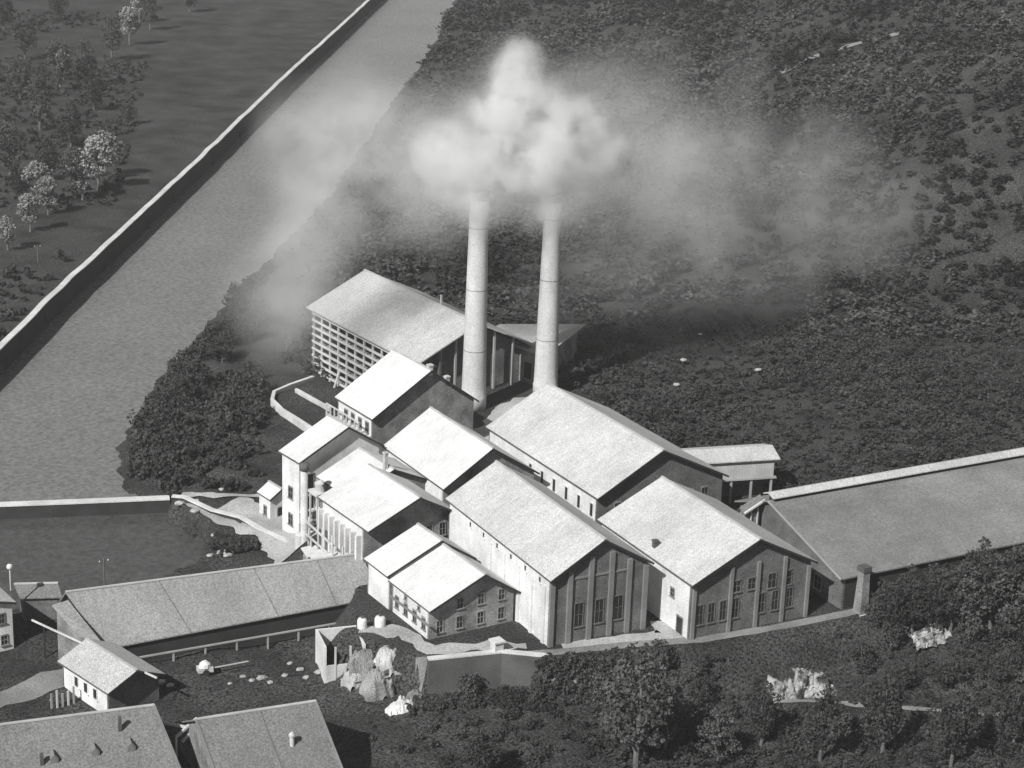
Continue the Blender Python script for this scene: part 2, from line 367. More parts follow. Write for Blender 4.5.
wall_line('weir', 'straight low weir wall with pale top crossing the river', 'weir', [(-83.5, 52.9), (-61, 44.6), (-33.4, 34.7)], -7.1, -12, 1.2, 'river_stone', 'coping', wob=.03)
# ------------------------------------------------------------------ big halls
h1 = Gable('factory_hall', 'tall hall with pilastered gable, front centre of the works', 'factory', (-14.4, -60.5, 17, 34.5, 10.7, 5.0, -3.9, .1), zb=-1, oh=.9, roof='roof_pale', gwall='wall_dark')
for x, z0, z1 in ((.75, 0, 10.0), (3.6, 0, 11.3), (7.0, 0, 13.2), (10.4, 0, 13.2), (13.4, 0, 11.6), (16.2, 0, 10.2)): h1.pil(x, z0-1, z1, .75)
for y in (4, 8.5, 13, 17.5, 22, 26.5): h1.left(y, 8.9, .6, .8, 'wall_white', bars=False)
for y in (2.4, 6.2, 10.3, 15, 19.5): MB().box(.22, .5, y-.35, y+.35, 0, 10.0).build('buttress', M['wall_white'], h1.root)
MB().bar((3.6, .83, 12.0-1.0), (13.4, .83, 12.0-1), .14, .3).build('string_course', M['pilaster'], h1.root)
for x in (5.3, 8.7, 11.9): h1.front(x, 2.4, 1.3, 3.6, 'wall_dark')
h2 = Gable('factory_hall', 'wide front right hall with many windows in its dark gable', 'factory', (5.0, -68.0, 22, 27.4, 9.1, 5.4, -3.7, .3), zb=-1, oh=1.0, roof='roof_pale', gwall='wall_dark')
for i, x in enumerate((2.2, 4.2, 6.2, 8.4, 13.0, 15.4, 18.0)): h2.front(x, 2.2, 1.0, 3.0, 'wall_dark')
for x in (8.4, 11.0): h2.front(x, 6.3, 1.2, 1.7, 'wall_dark')
for x in (14.6, 17.4): h2.front(x, 5.9, 1.3, 2.2, 'wall_dark')
for x in (1.0, 7.3, 12.0, 16.7, 21.1): h2.pil(x, -1, min(10.5, h2.rh(x)-1.2), .55, 'pilaster')
h2.left(3.4, 0, 1.5, 2.6, 'pilaster', door=True); h2.left(5.8, 5, .9, 1.2)
h2.stack(1.6, 13, 1.0, .35)
h3 = Gable('factory_hall', 'largest hall with long pale roof running back to the chimneys', 'factory', (13.0, -31.5, 25.5, 37.8, 8.2, 6.5, -2.2, -.6), zb=-1, oh=1.0, roof='roof_pale', gwall='wall_dark')
for y in (2.5, 6.5, 10.5, 14.5, 18.5, 22.5): h3.left(y, 4.2, .9, 2.2, 'wall_white', bars=False)
for x in (4.5, 18.5, 21.5): h3.front(x, 4, 1.2, 2.4, 'wall_stone')
# C
hc = Gable('kiln_house', 'mid-size white-roofed house with a gallery, below the slatted hall', 'factory', (-2.0, 17.8, 22.2, 13.9, 8.4, 7.3, 1.8, .9), zb=-8, oh=.9, roof='roof_white')
gl = MB()
gl.box(-2.2, .46, 1, 13.2, 12.6, 12.8); gl.build('gallery_floor', M['pale_wood'], hc.root)
for i in range(9):
    y = 1.2+i*1.5; MB().box(-2.15, -1.95, y-.1, y+.1, 0 if i % 2 == 0 else 12.8, 15.6).build('gallery_post', M['pale_wood'], hc.root)
MB().bar((-2.05, 1, 15.7), (-2.05, 13.3, 15.7), .25, .16).build('gallery_rail', M['pale_wood'], hc.root)
MB().bar((-2.05, 1, 13.9), (-2.05, 13.3, 13.9), .1, .1).build('gallery_rail', M['pale_wood'], hc.root)
for y in (2.6, 5.2, 7.8, 10.4): hc.left(y, 5.2, 1.1, 1.7)
hc.stack(12.2, .9, .9, .4, 'concrete'); hc.stack(16.0, 1.3, .8, .4, 'concrete')
# D
hd = Gable('factory_hall', 'white-roofed hall in the middle, tucked behind the front centre hall', 'factory', (-6.9, -16.5, 17.9, 22.4, 8.0, 5.7, -1.8), zb=-3, oh=1.0, gwall='wall_stone')
# E tower
he = Gable('tower_house', 'tall narrow white tower house on the river side', 'factory', (-23.3, 2.9, 16.6, 6.8, 8.7, 4.6, 4.7, 1.2), zb=-8, oh=.9, gwall='wall_white')
for z in (-3.6, 1.2): he.left(3.6, z, 1.3, 1.9)
for x, z in ((2.2, 3.2), (2.2, -.8), (2.2, -4.8), (5.5, -.8)): he.front(x, z, 2.1, 2.7, bars=False)
MB().box(.6, 6.5, .2, .9, 7.4, 7.7).build('string_course', M['wall_white'], he.root)
# G between E and F
hg = Gable('lean_house', 'small white-roofed house squeezed between tower house and buttressed house', 'factory', (-20.5, -10.5, 16.0, 11.5, 6.6, 3.6, 3), zb=-8, oh=.6, gwall='wall_stone', lwall='wall_stone')
hg.stack(7.2, 1.5, 2.9, .32, 'concrete', 'stovepipe')
# F
hf = Gable('furnace_house', 'white-roofed house with a buttressed left wall, mid-left', 'factory', (-26.4, -27.8, 16.3, 16.3, 8.4, 3.9, 1.6, .9), zb=-8, oh=2.4, gwall='wall_stone')
for i in range(8):
    y = 3.2+i*1.75; MB().box(-.45, .5, y-.25, y+.25, 0, 14.6).build('buttress', M['wall_white'], hf.root)
for i in range(7): hf.left(4.08+i*1.75, 2.0, .9, 3.4, 'wall_white', bars=False)
for x in (9.5, 12.2, 14.6): hf.front(x, 4.2, 1.0, 2.0)
# H
hh = Gable('workshop', 'low front workshop with two rows of gable windows beside tall hall', 'workshop', (-28.5, -50.9, 15.2, 12.5, 5.0, 4.0, 0, 1.5), zb=-1, oh=1.1)
for x in (2.3, 5.6, 9.1, 12.6): hh.front(x, .9, .95, 1.75)
for x in (5.6, 9.1, 12.6): hh.front(x, 4.0, .95, 1.55)
for y in (2.5, 5.2, 7.9, 10.6): hh.left(y, 1.2, .9, 1.7)
hh.left(4.0, 3.6, .5, .5, bars=False); hh.left(8.0, 3.6, .5, .5, bars=False)
MB().box(-.15, .2, -.05, 12, 3.55, 3.75).build('string_course', M['pilaster'], hh.root)
hk = Gable('workshop', 'short stepped-up rear workshop behind the low front workshop', 'workshop', (-28.7, -38.35, 15.2, 7.5, 5.6, 4.0, 0, 1.5), zb=-6, oh=.05, ohb=.3)

# ------------------------------------------------------------------ slatted hall A
def slatted_hall():
    x0, y0, wd, L, ze, ri, yaw = 20.9, 43.2, 27.9, 44.9, 8.0, 6.4, R(2.4); zb = -9.5
    rt = root('drying_hall', (x0, y0, zb), yaw, 'large hall with open slatted timber side and grey roof, farthest back left', 'factory')
    Z = lambda z: z-zb
    MB().slab([(0, 0, Z(ze)), (wd/2, 0, Z(ze+ri)), (wd/2, L, Z(ze+ri)), (0, L, Z(ze))], .25).build('roof_slope', M['roof_mid'], rt)
    MB().slab([(wd/2+.004, 0, Z(ze+ri)), (wd, 0, Z(ze)), (wd, L, Z(ze)), (wd/2+.004, L, Z(ze+ri))], .25).build('roof_slope', M['roof_mid'], rt)
    MB().bar((wd/2, 0, Z(ze+ri)+.08), (wd/2, L, Z(ze+ri)+.08), .5, .18).build('ridge_cap', M['ridge'], rt)
    # tall racks of the left side: posts and shelf beams
    for i in range(13):
        y = 1.2+i*(L-2.4)/12; MB().box(1.0, 1.35, y-.17, y+.17, 0, Z(ze)-.1).build('post', M['pale_wood'], rt)
    for k in range(9):
        z = Z(ze)-1.0-k*1.55; b = MB(); b.bar((.9, 1, z), (.9, L-1, z), .25, .45); b.build('shelf_beam', M['pale_wood'], rt)
    for k in range(5):
        z = Z(ze)-1.5-k*3.1; MB().box(1.5, 5.4, 1.2, L-1.2, z-.08, z+.08).build('floor', M['trim'], rt)
    for i in range(4):
        y = 3+i*1.6*6; MB().bar((-1.8, y, 0), (1.0, y, Z(-2)), .3, .3).build('brace', M['pale_wood'], rt)
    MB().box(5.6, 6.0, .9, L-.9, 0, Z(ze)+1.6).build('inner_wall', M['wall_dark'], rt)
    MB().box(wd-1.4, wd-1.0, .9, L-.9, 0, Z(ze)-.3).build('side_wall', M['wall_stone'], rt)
    t = .3; prof = [(.9, Z(-1)), (wd-1, Z(-1)), (wd-1, Z(ze)-.4), (wd/2, Z(ze+ri)-.8), (.9, Z(ze)-.4)]
    g = MB()
    for ya in (3.0, L-1.3):
        P = [(x, ya, z) for x, z in prof]+[(x, ya+t, z) for x, z in prof]
        MB().add(P, [(0, 1, 2, 3, 4), (9, 8, 7, 6, 5)]+[(i, i+5, (i+1) % 5+5, (i+1) % 5) for i in range(5)]).build('gable_wall', M['wall_dark'], rt)  # dark front wall stands in for shadow in the open gable
    for x in (6, 9.5, 13.9, 18.5, 23): MB().box(x-.2, x+.2, 1.0, 1.4, 0, Z(ze+ri*(1-abs(x-wd/2)/(wd/2)))-.4).build('post', M['trim'], rt)
    MB().bar((wd/2+.5, L*.33, Z(ze+ri)), (wd/2+.5, L*.33, Z(ze+ri)+2.0), .3).build('vent_pipe', M['concrete'], rt)
slatted_hall()

# ------------------------------------------------------------------ tall chimneys
def chimney(p, r0, r1, h, label):
    rt = root('factory_chimney', (p.x, p.y, -.2), 0, label, 'chimney', 'two tall brick chimneys')
    prof = [(r0+.12, 0), (r0+.12, 2.4), (r0+.12, 2.8), (r0, 3.0)]
    for k in range(1, 15): prof.append((r0+(r1-r0)*k/15, 3+(h-4.6)*k/15))
    MB().lathe(prof+[(r1, h-1.6)], 36).build('shaft', M['brick'], rt, True)
    MB().lathe([(r1-.05, h-1.6), (r1+.12, h-1.2), (r1+.2, h-.5), (r1+.12, h), (r1-.35, h), (r1-.45, h-3)], 36).build('crown', M['brick'], rt, True)
    for z in (12, 24, 36):
        rr = r0+(r1-r0)*(z-3)/(h-4.6); MB().lathe([(rr-.05, z), (rr+.025, z), (rr+.025, z+.1), (rr-.05, z+.1)], 36).build('iron_band', M['iron'], rt)
    return rt
chimney(G(473.2, 408, 0), 2.35, 1.75, 43, 'left and slightly thicker of the two tall smoking chimneys')
chimney(G(545, 396, 0), 2.35, 1.6, 41, 'right of the two tall smoking chimneys, beside the largest hall')

# ------------------------------------------------------------------ yard shed behind chimneys
def yard_shed():
    pts = [G(482, 333, 8.2), G(545, 356.5, 7.0), G(586, 324, 7.0), G(500, 324, 8.4)]
    c = sum(pts, Vector())/4; rt = root('yard_shed', (c.x, c.y, 0), 0, 'flat grey-roofed shed standing just behind the two chimneys', 'shed')
    P = [p-Vector((c.x, c.y, 0)) for p in pts]
    MB().slab(P, .25).build('roof', M['roof_mid'], rt)
    q = [Vector((p.x*.86, p.y*.86, p.z-.3)) for p in P]
    n = 4; MB().add([(p.x, p.y, 0) for p in q]+[tuple(p) for p in q], [(3, 2, 1, 0), (4, 5, 6, 7)]+[(i, (i+1) % 4, (i+1) % 4+4, i+4) for i in range(4)]).build('wall', M['wall_stone'], rt)
    a, b = q[0], q[1]; d = (b-a).normalized(); d.z = 0; d.normalize(); nn = Vector((d.y, -d.x, 0))
    for t in (.25, .5, .75):
        o = a.lerp(b, t); o.z = 1.0; window(rt, o, d, nn, 2.0, 3.4, M['trim'], bars=False)
yard_shed()
# K: elevated plank shed
def plank_shed():
    q = (38.3, -17.1, 7.7, 16.6, 8, 1.1); yaw = R(-106.6); zb = -.1
    rt = root('plank_shed', (q[0], q[1], zb), yaw, 'narrow raised plank shed on posts behind largest hall', 'shed')
    w_, L = q[2], q[3]
    MB().slab([(0, 0, 8), (w_/2, 0, 9.1), (w_/2, L, 9.1), (0, L, 8)], .2).build('roof_slope', M['roof_pale'], rt)
    MB().slab([(w_/2+.004, 0, 9.1), (w_, 0, 8), (w_, L, 8), (w_/2+.004, L, 9.1)], .2).build('roof_slope', M['roof_pale'], rt)
    MB().box(.6, w_-.6, .6, L-.8, 4.6, 7.9).build('plank_wall', M['plank'], rt)
    MB().box(.3, w_-.3, .3, L-.3, 4.3, 4.58).build('floor', M['trim'], rt)
    for i in range(5):
        for x in (.7, w_-.7): y = .9+i*(L-2)/4; MB().box(x-.17, x+.17, y-.17, y+.17, 0, 4.3).build('post', M['trim'], rt)
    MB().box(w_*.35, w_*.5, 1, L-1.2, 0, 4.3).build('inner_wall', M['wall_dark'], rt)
    MB().bar((w_-.7, .9, .4), (w_-.7, 4.2, 4.0), .16).build('brace', M['pale_wood'], rt)
plank_shed()
# S: big right shed, ridge along x
def big_shed():
    x0, y0 = 34.1-.8, -40.9; yaw = R(-93); zb = -1.5; L = 150; rx, wd = 9.0, 28.6
    rt = root('storage_shed', (x0, y0, zb), yaw, 'huge long sooty-roofed shed with raised ridge, running off right', 'shed')
    Z = lambda z: z-zb; th = .25
    MB().slab([(0, 0, Z(7.6)), (rx, 0, Z(10.9)), (rx, L, Z(10.9)), (0, L, Z(7.6))], th).build('roof_slope', M['roof_shed'], rt)
    MB().slab([(rx+.004, 0, Z(10.9)), (wd, 0, Z(5.4)), (wd, L, Z(5.4)), (rx+.004, L, Z(10.9))], th).build('roof_slope', M['roof_shed'], rt)
    m = MB().slab([(rx+.9, .3, Z(11.5)), (rx-.6, .3, Z(12.0)), (rx-.6, L, Z(12.0)), (rx+.9, L, Z(11.5))], .15).build('ridge_monitor', M['roof_pale'], rt)
    MB().slab([(rx-.604, .3, Z(12.0)), (rx-1.9, .3, Z(11.5)), (rx-1.9, L, Z(11.5)), (rx-.604, L, Z(12.0))], .15).build('monitor_slope', M['roof_pale'], m)
    MB().box(rx-.9, rx+.4, .8, L, Z(10.5), Z(11.55)).build('monitor_wall', M['dark_wood_shade'], m)
    prof = [(.5, 0), (wd-.6, 0), (wd-.6, Z(5.5)-.45), (rx, Z(10.9)-.35), (.5, Z(7.7)-.4)]
    P = [(x, .9, z) for x, z in prof]+[(x, 1.3, z) for x, z in prof]
    MB().add(P, [(0, 1, 2, 3, 4), (9, 8, 7, 6, 5)]+[(i, i+5, (i+1) % 5+5, (i+1) % 5) for i in range(5)]).build('gable_wall', M['wall_dark'], rt)
    MB().box(.5, .9, 1.303, L-1, 0, Z(7.2)).build('side_wall', M['wall_dark'], rt)
    MB().box(wd-1, wd-.6, 1.303, L-1, 0, Z(5.0)).build('side_wall', M['dark_wood_shade'], rt)
    MB().bar((rx, -.08, Z(10.9)-.1), (wd, -.08, Z(5.4)-.1), .1, .35).build('barge_board', M['trim'], rt)
    for x in (12, 17, 22): window(rt, (x, .9, Z(1.0)), (1, 0, 0), (0, -1, 0), 1.6, 2.2, M['trim'])
big_shed()
# little porch roof at its peak
a = G(744, 514, 8.6); b = G(767, 500, 10.2)
rt = root('gable_porch', (b.x-1, b.y+1, -1), 0, 'small dark porch with white-edged roof between plank shed and sooty shed', 'porch')
o = Vector((b.x-1, b.y+1, -1)); a2, b2 = a-o, b-o; back = Vector((.8, 2.2, .2))
MB().slab([a2, b2-Vector((.5, 0, 0)), b2-Vector((.5, 0, 0))+back, a2+back], .2).build('roof', M['roof_old'], rt)
MB().bar(a2+Vector((0, -.1, .1)), b2+Vector((-.5, -.1, .1)), .3, .3).build('barge_board', M['roof_white'], rt)
MB().box(a2.x+.5, b2.x-.9, a2.y+.5, a2.y+1.8, 0, a2.z-.5).build('wall', M['wall_stone'], rt)
for k in range(3): MB().box(a2.x+.3+k*1.3, a2.x+.5+k*1.3, a2.y+.2, a2.y+.4, 0, a2.z-.25+k*.45).build('post', M['pale_wood'], rt)

# ------------------------------------------------------------------ left foreground sheds
def planar(a, b, c, px, py): return GP(px, py, a, (b-a).cross(c-a))
a, b, c = G(65.5, 592, 3.2), G(362, 553.5, 3.2), G(378, 597, -1.4); d = planar(a, b, c, 106, 648.5)
rt, A, B, C, D = free_gable('long_shed', 'long low grey-roofed shed beside the pool', 'shed', a, b, c, d, -8, 'roof_slope', 'dark_wood_shade')  # wall colour near black, painting the shadow below the eave
fz = min(C.y, D.y)
MB().bar((A.x+4, D.y-1.2, 3.6), (B.x-3, C.y-1.0, 3.8), .3, .2).build('loading_ledge', M['trim'], rt)
for i in range(9):
    t = i/8; p = Vector((A.x+4, D.y-1.1, 0)).lerp(Vector((B.x-3, C.y-.9, 0)), t); MB().box(p.x-.12, p.x+.12, p.y-.12, p.y+.12, 0, 3.5).build('post', M['trim'], rt)
for t in (.3, .62, .84): # ribs on the roof
    p = A.lerp(B, t); q = D.lerp(C, t); MB().bar(p+Vector((0, 0, .03)), q+Vector((0, 0, .03)), .14, .06).build('roof_seam', M['roof_old'], rt)
# left annex of the long shed
a = G(52, 605, 2.2); b = G(79, 636, -1.2); c0 = G(100, 640, -1.0); e = G(68, 600, 2.4)
rt2 = root('shed_annex', (a.x, a.y, -7), 0, 'narrow lower annex on the left end of the long grey shed', 'shed'); o = Vector((a.x, a.y, -7))
MB().slab([a-o, b-o, c0-o, e-o], .2).build('roof', M['roof_slope'], rt2)
q = [((v-o)-(((a+b+c0+e)/4)-o))*.8+((a+b+c0+e)/4-o) for v in (a, b, c0, e)]
MB().add([(p.x, p.y, 0) for p in q]+[(p.x, p.y, p.z-.3) for p in q], [(3, 2, 1, 0), (4, 5, 6, 7)]+[(i, (i+1) % 4, (i+1) % 4+4, i+4) for i in range(4)]).build('wall', M['wall_stone'], rt2)
# P
a, b, c = G(-60, 732.5, 4), G(154.3, 705, 4), G(186, 782, -2); d = planar(a, b, c, -40, 830)
rt, A, B, C, D = free_gable('tiled_house', 'old tiled house at the bottom left with three roof vents', 'house', a, b, c, d, -8, 'roof_old', 'wall_stone')
sl_ = [s for s in rt.children if s.name.startswith('roof_slope')][0]
n_ = (b-a).cross(c-a); mi = (Matrix.Translation(((a+b)/2*1.0).xy.to_3d()+Vector((0, 0, -8))) @ Matrix.Rotation(math.atan2((b-a).y, (b-a).x), 4, 'Z')).inverted()
for px, py in ((54, 755), (95, 748), (131, 743)):
    p = mi @ GP(px, py+4, a, n_)
    v = MB(); v.add([(p.x-.5, p.y-.55, p.z-.7), (p.x+.5, p.y-.55, p.z-.7), (p.x+.5, p.y+.6, p.z-.2), (p.x-.5, p.y+.6, p.z-.2), (p.x-.5, p.y-.55, p.z+.35), (p.x+.5, p.y-.55, p.z+.35), (p.x, p.y-.65, p.z+.95), (p.x, p.y+.9, p.z+.95), (p.x-.5, p.y+.6, p.z+.4), (p.x+.5, p.y+.6, p.z+.4)],
        [(0, 1, 5, 6, 4), (1, 2, 9, 5), (0, 4, 8, 3), (3, 8, 7, 9, 2), (4, 6, 7, 8), (5, 9, 7, 6), (0, 3, 2, 1)]); v.build('roof_vent', M['pilaster'], sl_)
for px, py, hgt in ((120, 730, 1.9), (42, 764, 1.5)):
    p = mi @ GP(px, py, a, n_); MB().box(p.x-.22, p.x+.22, p.y-.22, p.y+.22, p.z-.8, p.z+hgt).build('flue', M['brick_dark'], sl_)
MB().bar(B+Vector((-.1, 0, .08)), C+Vector((-.1, 0, .08)), .35, .16).build('verge', M['pilaster'], rt)
# Q
a, b, c = G(195, 719.6, 4), G(316, 701, 4), G(348, 782, -2); d = planar(a, b, c, 219, 786)
rt, A, B, C, D = free_gable('tiled_house', 'old tiled house at the bottom with pale seam and tiny white flue', 'house', a, b, c, d, -8, 'roof_old', 'wall_stone')
for t, nm in ((.006, 'verge'), (.52, 'roof_seam'), (.994, 'verge')):
    MB().bar(A.lerp(B, t)+Vector((0, 0, .06)), D.lerp(C, t)+Vector((0, 0, .06)), .32 if nm == 'verge' else .25, .14).build(nm, M['pilaster'], rt)
n_ = (b-a).cross(c-a); mi = (Matrix.Translation(((a+b)/2*1.0).xy.to_3d()+Vector((0, 0, -8))) @ Matrix.Rotation(math.atan2((b-a).y, (b-a).x), 4, 'Z')).inverted()
p = mi @ GP(292, 745, a, n_); fl = MB().lathe([(.32, -.8), (.3, 1.2), (.42, 1.25), (.42, 1.5), (.2, 1.8)], 12, (0, 0)).build('flue', M['concrete'], rt); fl.location = p
# timber brackets between P and Q
p0 = G(190, 722, -1.5)
rt = root('timber_trestle', (p0.x, p0.y, -8), 0, 'pale crossed timber trestle between the two bottom tiled houses', 'trestle')
o = Vector((p0.x, p0.y, -8))
for (x1, y1, z1), (x2, y2, z2) in (((164, 723, 0), (186, 727, 0)), ((176, 737, -1), (197, 718, 1)), ((182, 742, -2), (198, 724, 0))): MB().bar(G(x1, y1, z1)-o, G(x2, y2, z2)-o, .3).build('beam', M['pale_wood'], rt)
MB().bar(G(176, 737, -1)-o, Vector((*(G(176, 737, -1)-o).xy, -.2)), .25).build('post', M['pale_wood'], rt)
# M small house
hm = Gable('cottage', 'small cottage with pale roof and three dark side windows', 'cottage', (G(108, 693.6, -2).x, G(108, 693.6, -2).y, 9.4, 13.0, -2, 2.0, 12), zb=-7.5, oh=.9, roof='roof_mid', gwall='wall_dark', ins=.6)
for y in (4.2, 6.6, 9.0): hm.left(y, -4.6, .9, 1.5, 'wall_white', bars=False)
# N, O far left
p = G(0, 600, 1.5); hn = Gable('white_house', 'white-walled house cut off by the left edge', 'house', (p.x-9, p.y-1.5, 11.2, 7.5, 1.0, 1.6, 4), zb=-8, oh=.5, gwall='wall_white', roof='roof_mid')
for x, z in ((9.0, -2), (9.3, -5.5), (6.5, -2)): hn.front(x, z, .9, 1.4)
p = G(10, 572, 3); rtf = root('flue_pipe', (p.x, p.y, 0), 0, 'thin pipe with white ball top on the left edge house', 'flue')
MB().lathe([(.12, 0), (.12, 3.4)], 8).build('pipe', M['concrete'], rtf); MB().lathe([(.1, 3.35), (.42, 3.6), (.5, 3.9), (.35, 4.2), (.05, 4.3)], 10).build('ball_top', M['wall_white'], rtf, True)
a, b, c = G(14, 584, -1), G(58, 583, -1), G(62, 597, -2.2); d = G(20, 598, -2.2)
free_gable('lean_shed', 'small dark low shed between left edge house and long shed', 'shed', a, b, c, d, -8, 'roof_old', 'wall_dark')
# small hut by E
p = G(268, 497, -1.8); hu = Gable('hut', 'tiny white hut at the foot of the tall tower house', 'hut', (p.x+.2, p.y-.4, 4.6, 4.5, -2.2, 1.5, 5), zb=-7.6, oh=.4, gwall='wall_white', ins=.25)
hu.left(2.0, -5.6, .9, 1.5); hu.front(2.2, -6, .9, 1.8, door=True)
# brick stack
p = G(860, 612, 0); rt = root('brick_stack', (p.x, p.y-.1, -.6), 0, 'short square brick stack beside front right hall', 'stack')
MB().add([(-.85, -.85, 0), (.85, -.85, 0), (.85, .85, 0), (-.85, .85, 0), (-.6, -.6, 7.4), (.6, -.6, 7.4), (.6, .6, 7.4), (-.6, .6, 7.4)], [(3, 2, 1, 0), (4, 5, 6, 7), (0, 1, 5, 4), (1, 2, 6, 5), (2, 3, 7, 6), (3, 0, 4, 7)]).build('shaft', M['wall_stone'], rt)
MB().box(-.78, .78, -.78, .78, 7.4, 8.2).build('cap', M['brick_dark'], rt); MB().box(-1.1, 1.1, -1.1, 1.1, 0, .6).build('plinth', M['concrete'], rt)

# ------------------------------------------------------------------ pipes and clutter before E / F
def vpipe(px, y0, y1, zbase, r, label, name='silo_pipe'):
    p = G(px, y1, zbase); d = CF/((p-CPOS).dot(_f)); h = (y1-y0)/d/math.cos(CP)
    rt = root(name, (p.x, p.y, zbase), 0, label, 'pipe')
    MB().lathe([(r*1.2, 0), (r*1.2, .5), (r, .6), (r, h-1.2)], 16).build('shaft', M['concrete'], rt, True)
    MB().lathe([(r, h-1.2), (r*1.35, h-1.1), (r*1.35, h-.1), (r*.6, h)], 16).build('cap', M['iron'], rt, True)
    return rt, h
vpipe(304, 462, 560, -5, .6, 'tall pale standpipe rising in front of the tower house')
vpipe(312, 522, 556, -6, .42, 'shorter pale standpipe beside the tall one', 'silo_pipe')
p = G(318, 552, -6)
rt = root('hoist_frame', (p.x+.5, p.y, -6), 0, 'timber hoist frame with platform between standpipe and furnace house', 'hoist')
for x, y in ((-1.3, -1.3), (1.3, -1.3), (1.3, 1.3), (-1.3, 1.3)): MB().box(x-.12, x+.12, y-.12, y+.12, 0, 10.5).build('post', M['pale_wood'], rt)
MB().box(-1.7, 1.7, -1.7, 1.7, 10.5, 10.8).build('platform', M['pale_wood'], rt)
MB().box(-1.7, 1.7, -1.7, 1.7, 5.0, 5.25).build('platform', M['trim'], rt)
for k in (0, 5.2): MB().bar((-1.3, -1.3, k), (1.3, -1.3, k+5), .12).build('brace', M['pale_wood'], rt); MB().bar((-1.3, 1.3, k), (-1.3, -1.3, k+5), .12).build('brace', M['pale_wood'], rt)
MB().lathe([(.9, 10.8), (1.1, 12.2), (.2, 12.7)], 12).build('hopper', M['concrete'], rt)
for i, (px, py, z, wx, wy, hz_, lb_) in enumerate(((345, 556, -2.5, 3.6, 2.6, 3.4, 'leftmost low white lean-to under the buttressed wall'), (358, 553, -1.5, 3.2, 2.4, 3.6, 'white-topped lean-to second from left under the buttressed wall'),
        (372, 563, -2.5, 3.4, 2.2, 2.6, 'white-topped lean-to near the end of the long shed'), (334, 541, -3, 2.6, 2.2, 3.4, 'small white-topped lean-to nearest the hoist frame'))):
    p = Vector(((-28.6, -19.5, 0), (-28.6, -15.6, 0), (-28.4, -23.0, 0), (-28.2, -11.8, 0))[i]); z = (1.2, .4, 2.4, -.4)[i]; rt = root('lean_to', (p.x, p.y, -7), R(3), lb_, 'lean-to', 'lean-to roofs along the buttressed wall'); zt = z+7
    MB().slab([(-wx/2, -wy/2, zt-.5), (wx/2, -wy/2, zt-.35), (wx/2, wy/2, zt+.35), (-wx/2, wy/2, zt+.3)], .18).build('roof', M['roof_white'], rt)
    MB().box(-wx/2+.3, wx/2-.2, -wy/2+.3, wy/2-.2, 0, zt-.75).build('wall', M['wall_stone'], rt)
    for x in (-wx/2+.12, wx/2-.12): MB().box(x-.1, x+.1, -wy/2+.05, -wy/2+.24, 0, zt-.7).build('post', M['pale_wood'], rt)

rt = root('timber_gantry', (-27.6, -17, -6.3), 0, 'ragged pale timber gantry along the buttressed wall', 'gantry')
rnd_ = random.Random(4)
for i in range(9):
    y = -8+i*2.0; x = rnd_.uniform(-.5, .3); MB().bar((x, y, 0), (x+rnd_.uniform(-.3, .3), y+rnd_.uniform(-.3, .3), rnd_.uniform(7.2, 11.5)), .24).build('post', M['pale_wood'], rt)
for z, y0, y1 in ((7.0, -8, 8.2), (9.2, -3, 8.4), (5.0, -6, 2)): MB().bar((-.3, y0, z), (-.1, y1, z+.5), .2, .3).build('rail', M['pale_wood'], rt)
for i in range(4): MB().bar((-.4, -7+i*4, 3.5), (-.2, -4+i*4, 7.4), .16).build('brace', M['trim'], rt)
for i, (x, y, r, h) in enumerate(((-23.8, -1.2, 1.0, 6.5), (-22.6, .9, .8, 5.2), (-26.6, -4.5, .9, 5.6))):
    rt = root('steel_tank', (x, y, -6.3), 0, ('largest upright tank at the foot of the tower house', 'smallest upright tank at the foot of the tower house', 'upright tank nearest the buttressed wall end')[i], 'tank', 'upright tanks by the tower house')
    MB().lathe([(r, 0), (r, h), (r*.5, h+.5)], 16).build('body', M['concrete'], rt); MB().lathe([(.15, h+.4), (.15, h+1.6), (.25, h+1.7), (.25, h+1.8)], 8).build('vent_pipe', M['iron'], rt)
# ------------------------------------------------------------------ retaining walls & loading bays near H
def seg_wall(name, label, pts, zt, zb, th, m, cop='coping'): return wall_line(name, label, 'wall', pts, zt, zb, th, m, cop, cw=.15, wob=0)
seg_wall('retaining_wall', 'dark retaining wall with pale top below the low workshop', [(-31.3, -55.6), (-20.8, -58.3), (-15.4, -62.8)], .15, -8, .8, 'brick_dark')
p = G(338, 660, -3.5)
rt = root('loading_bunker', (p.x, p.y, -7.5), R(-14), 'open white-walled loading bunker at the right end of the long shed', 'bunker')
MB().box(-2.6, -2.3, -2.8, 3.4, 0, 7.6).build('side_wall', M['wall_white'], rt); MB().box(-2.29, 3.4, 3.1, 3.4, 0, 7.6).build('back_wall', M['wall_white'], rt)
MB().box(3.1, 3.4, -2.8, 3.09, 0, 7.4).build('side_wall', M['wall_white'], rt); MB().box(-2.29, 3.09, -2.8, -2.5, 0, 4.6).build('front_wall', M['concrete'], rt)
for x in (-1, 1.2): MB().box(x-.12, x+.12, -2.9, -2.6, 0, 7.4).build('post', M['pale_wood'], rt)
for i, (px, py, s, lb_) in enumerate(((362, 628, .7, 'white round-topped tank on yard wall, left of the pair'), (380, 626, .8, 'white round-topped tank on yard wall, right of the pair'))):
    p = G(px, py, 0); rt = root('water_tank', (p.x, p.y, -.1), 0, lb_, 'tank', 'tanks on the yard wall')
    MB().lathe([(s*.95, 0), (s, .2), (s, 1.3), (s*.8, 1.6), (s*.2, 1.7)], 18).build('body', M['wall_white'], rt, True); MB().lathe([(.2, 1.68), (.25, 1.95), (.05, 2.0)], 10).build('lid', M['iron'], rt)
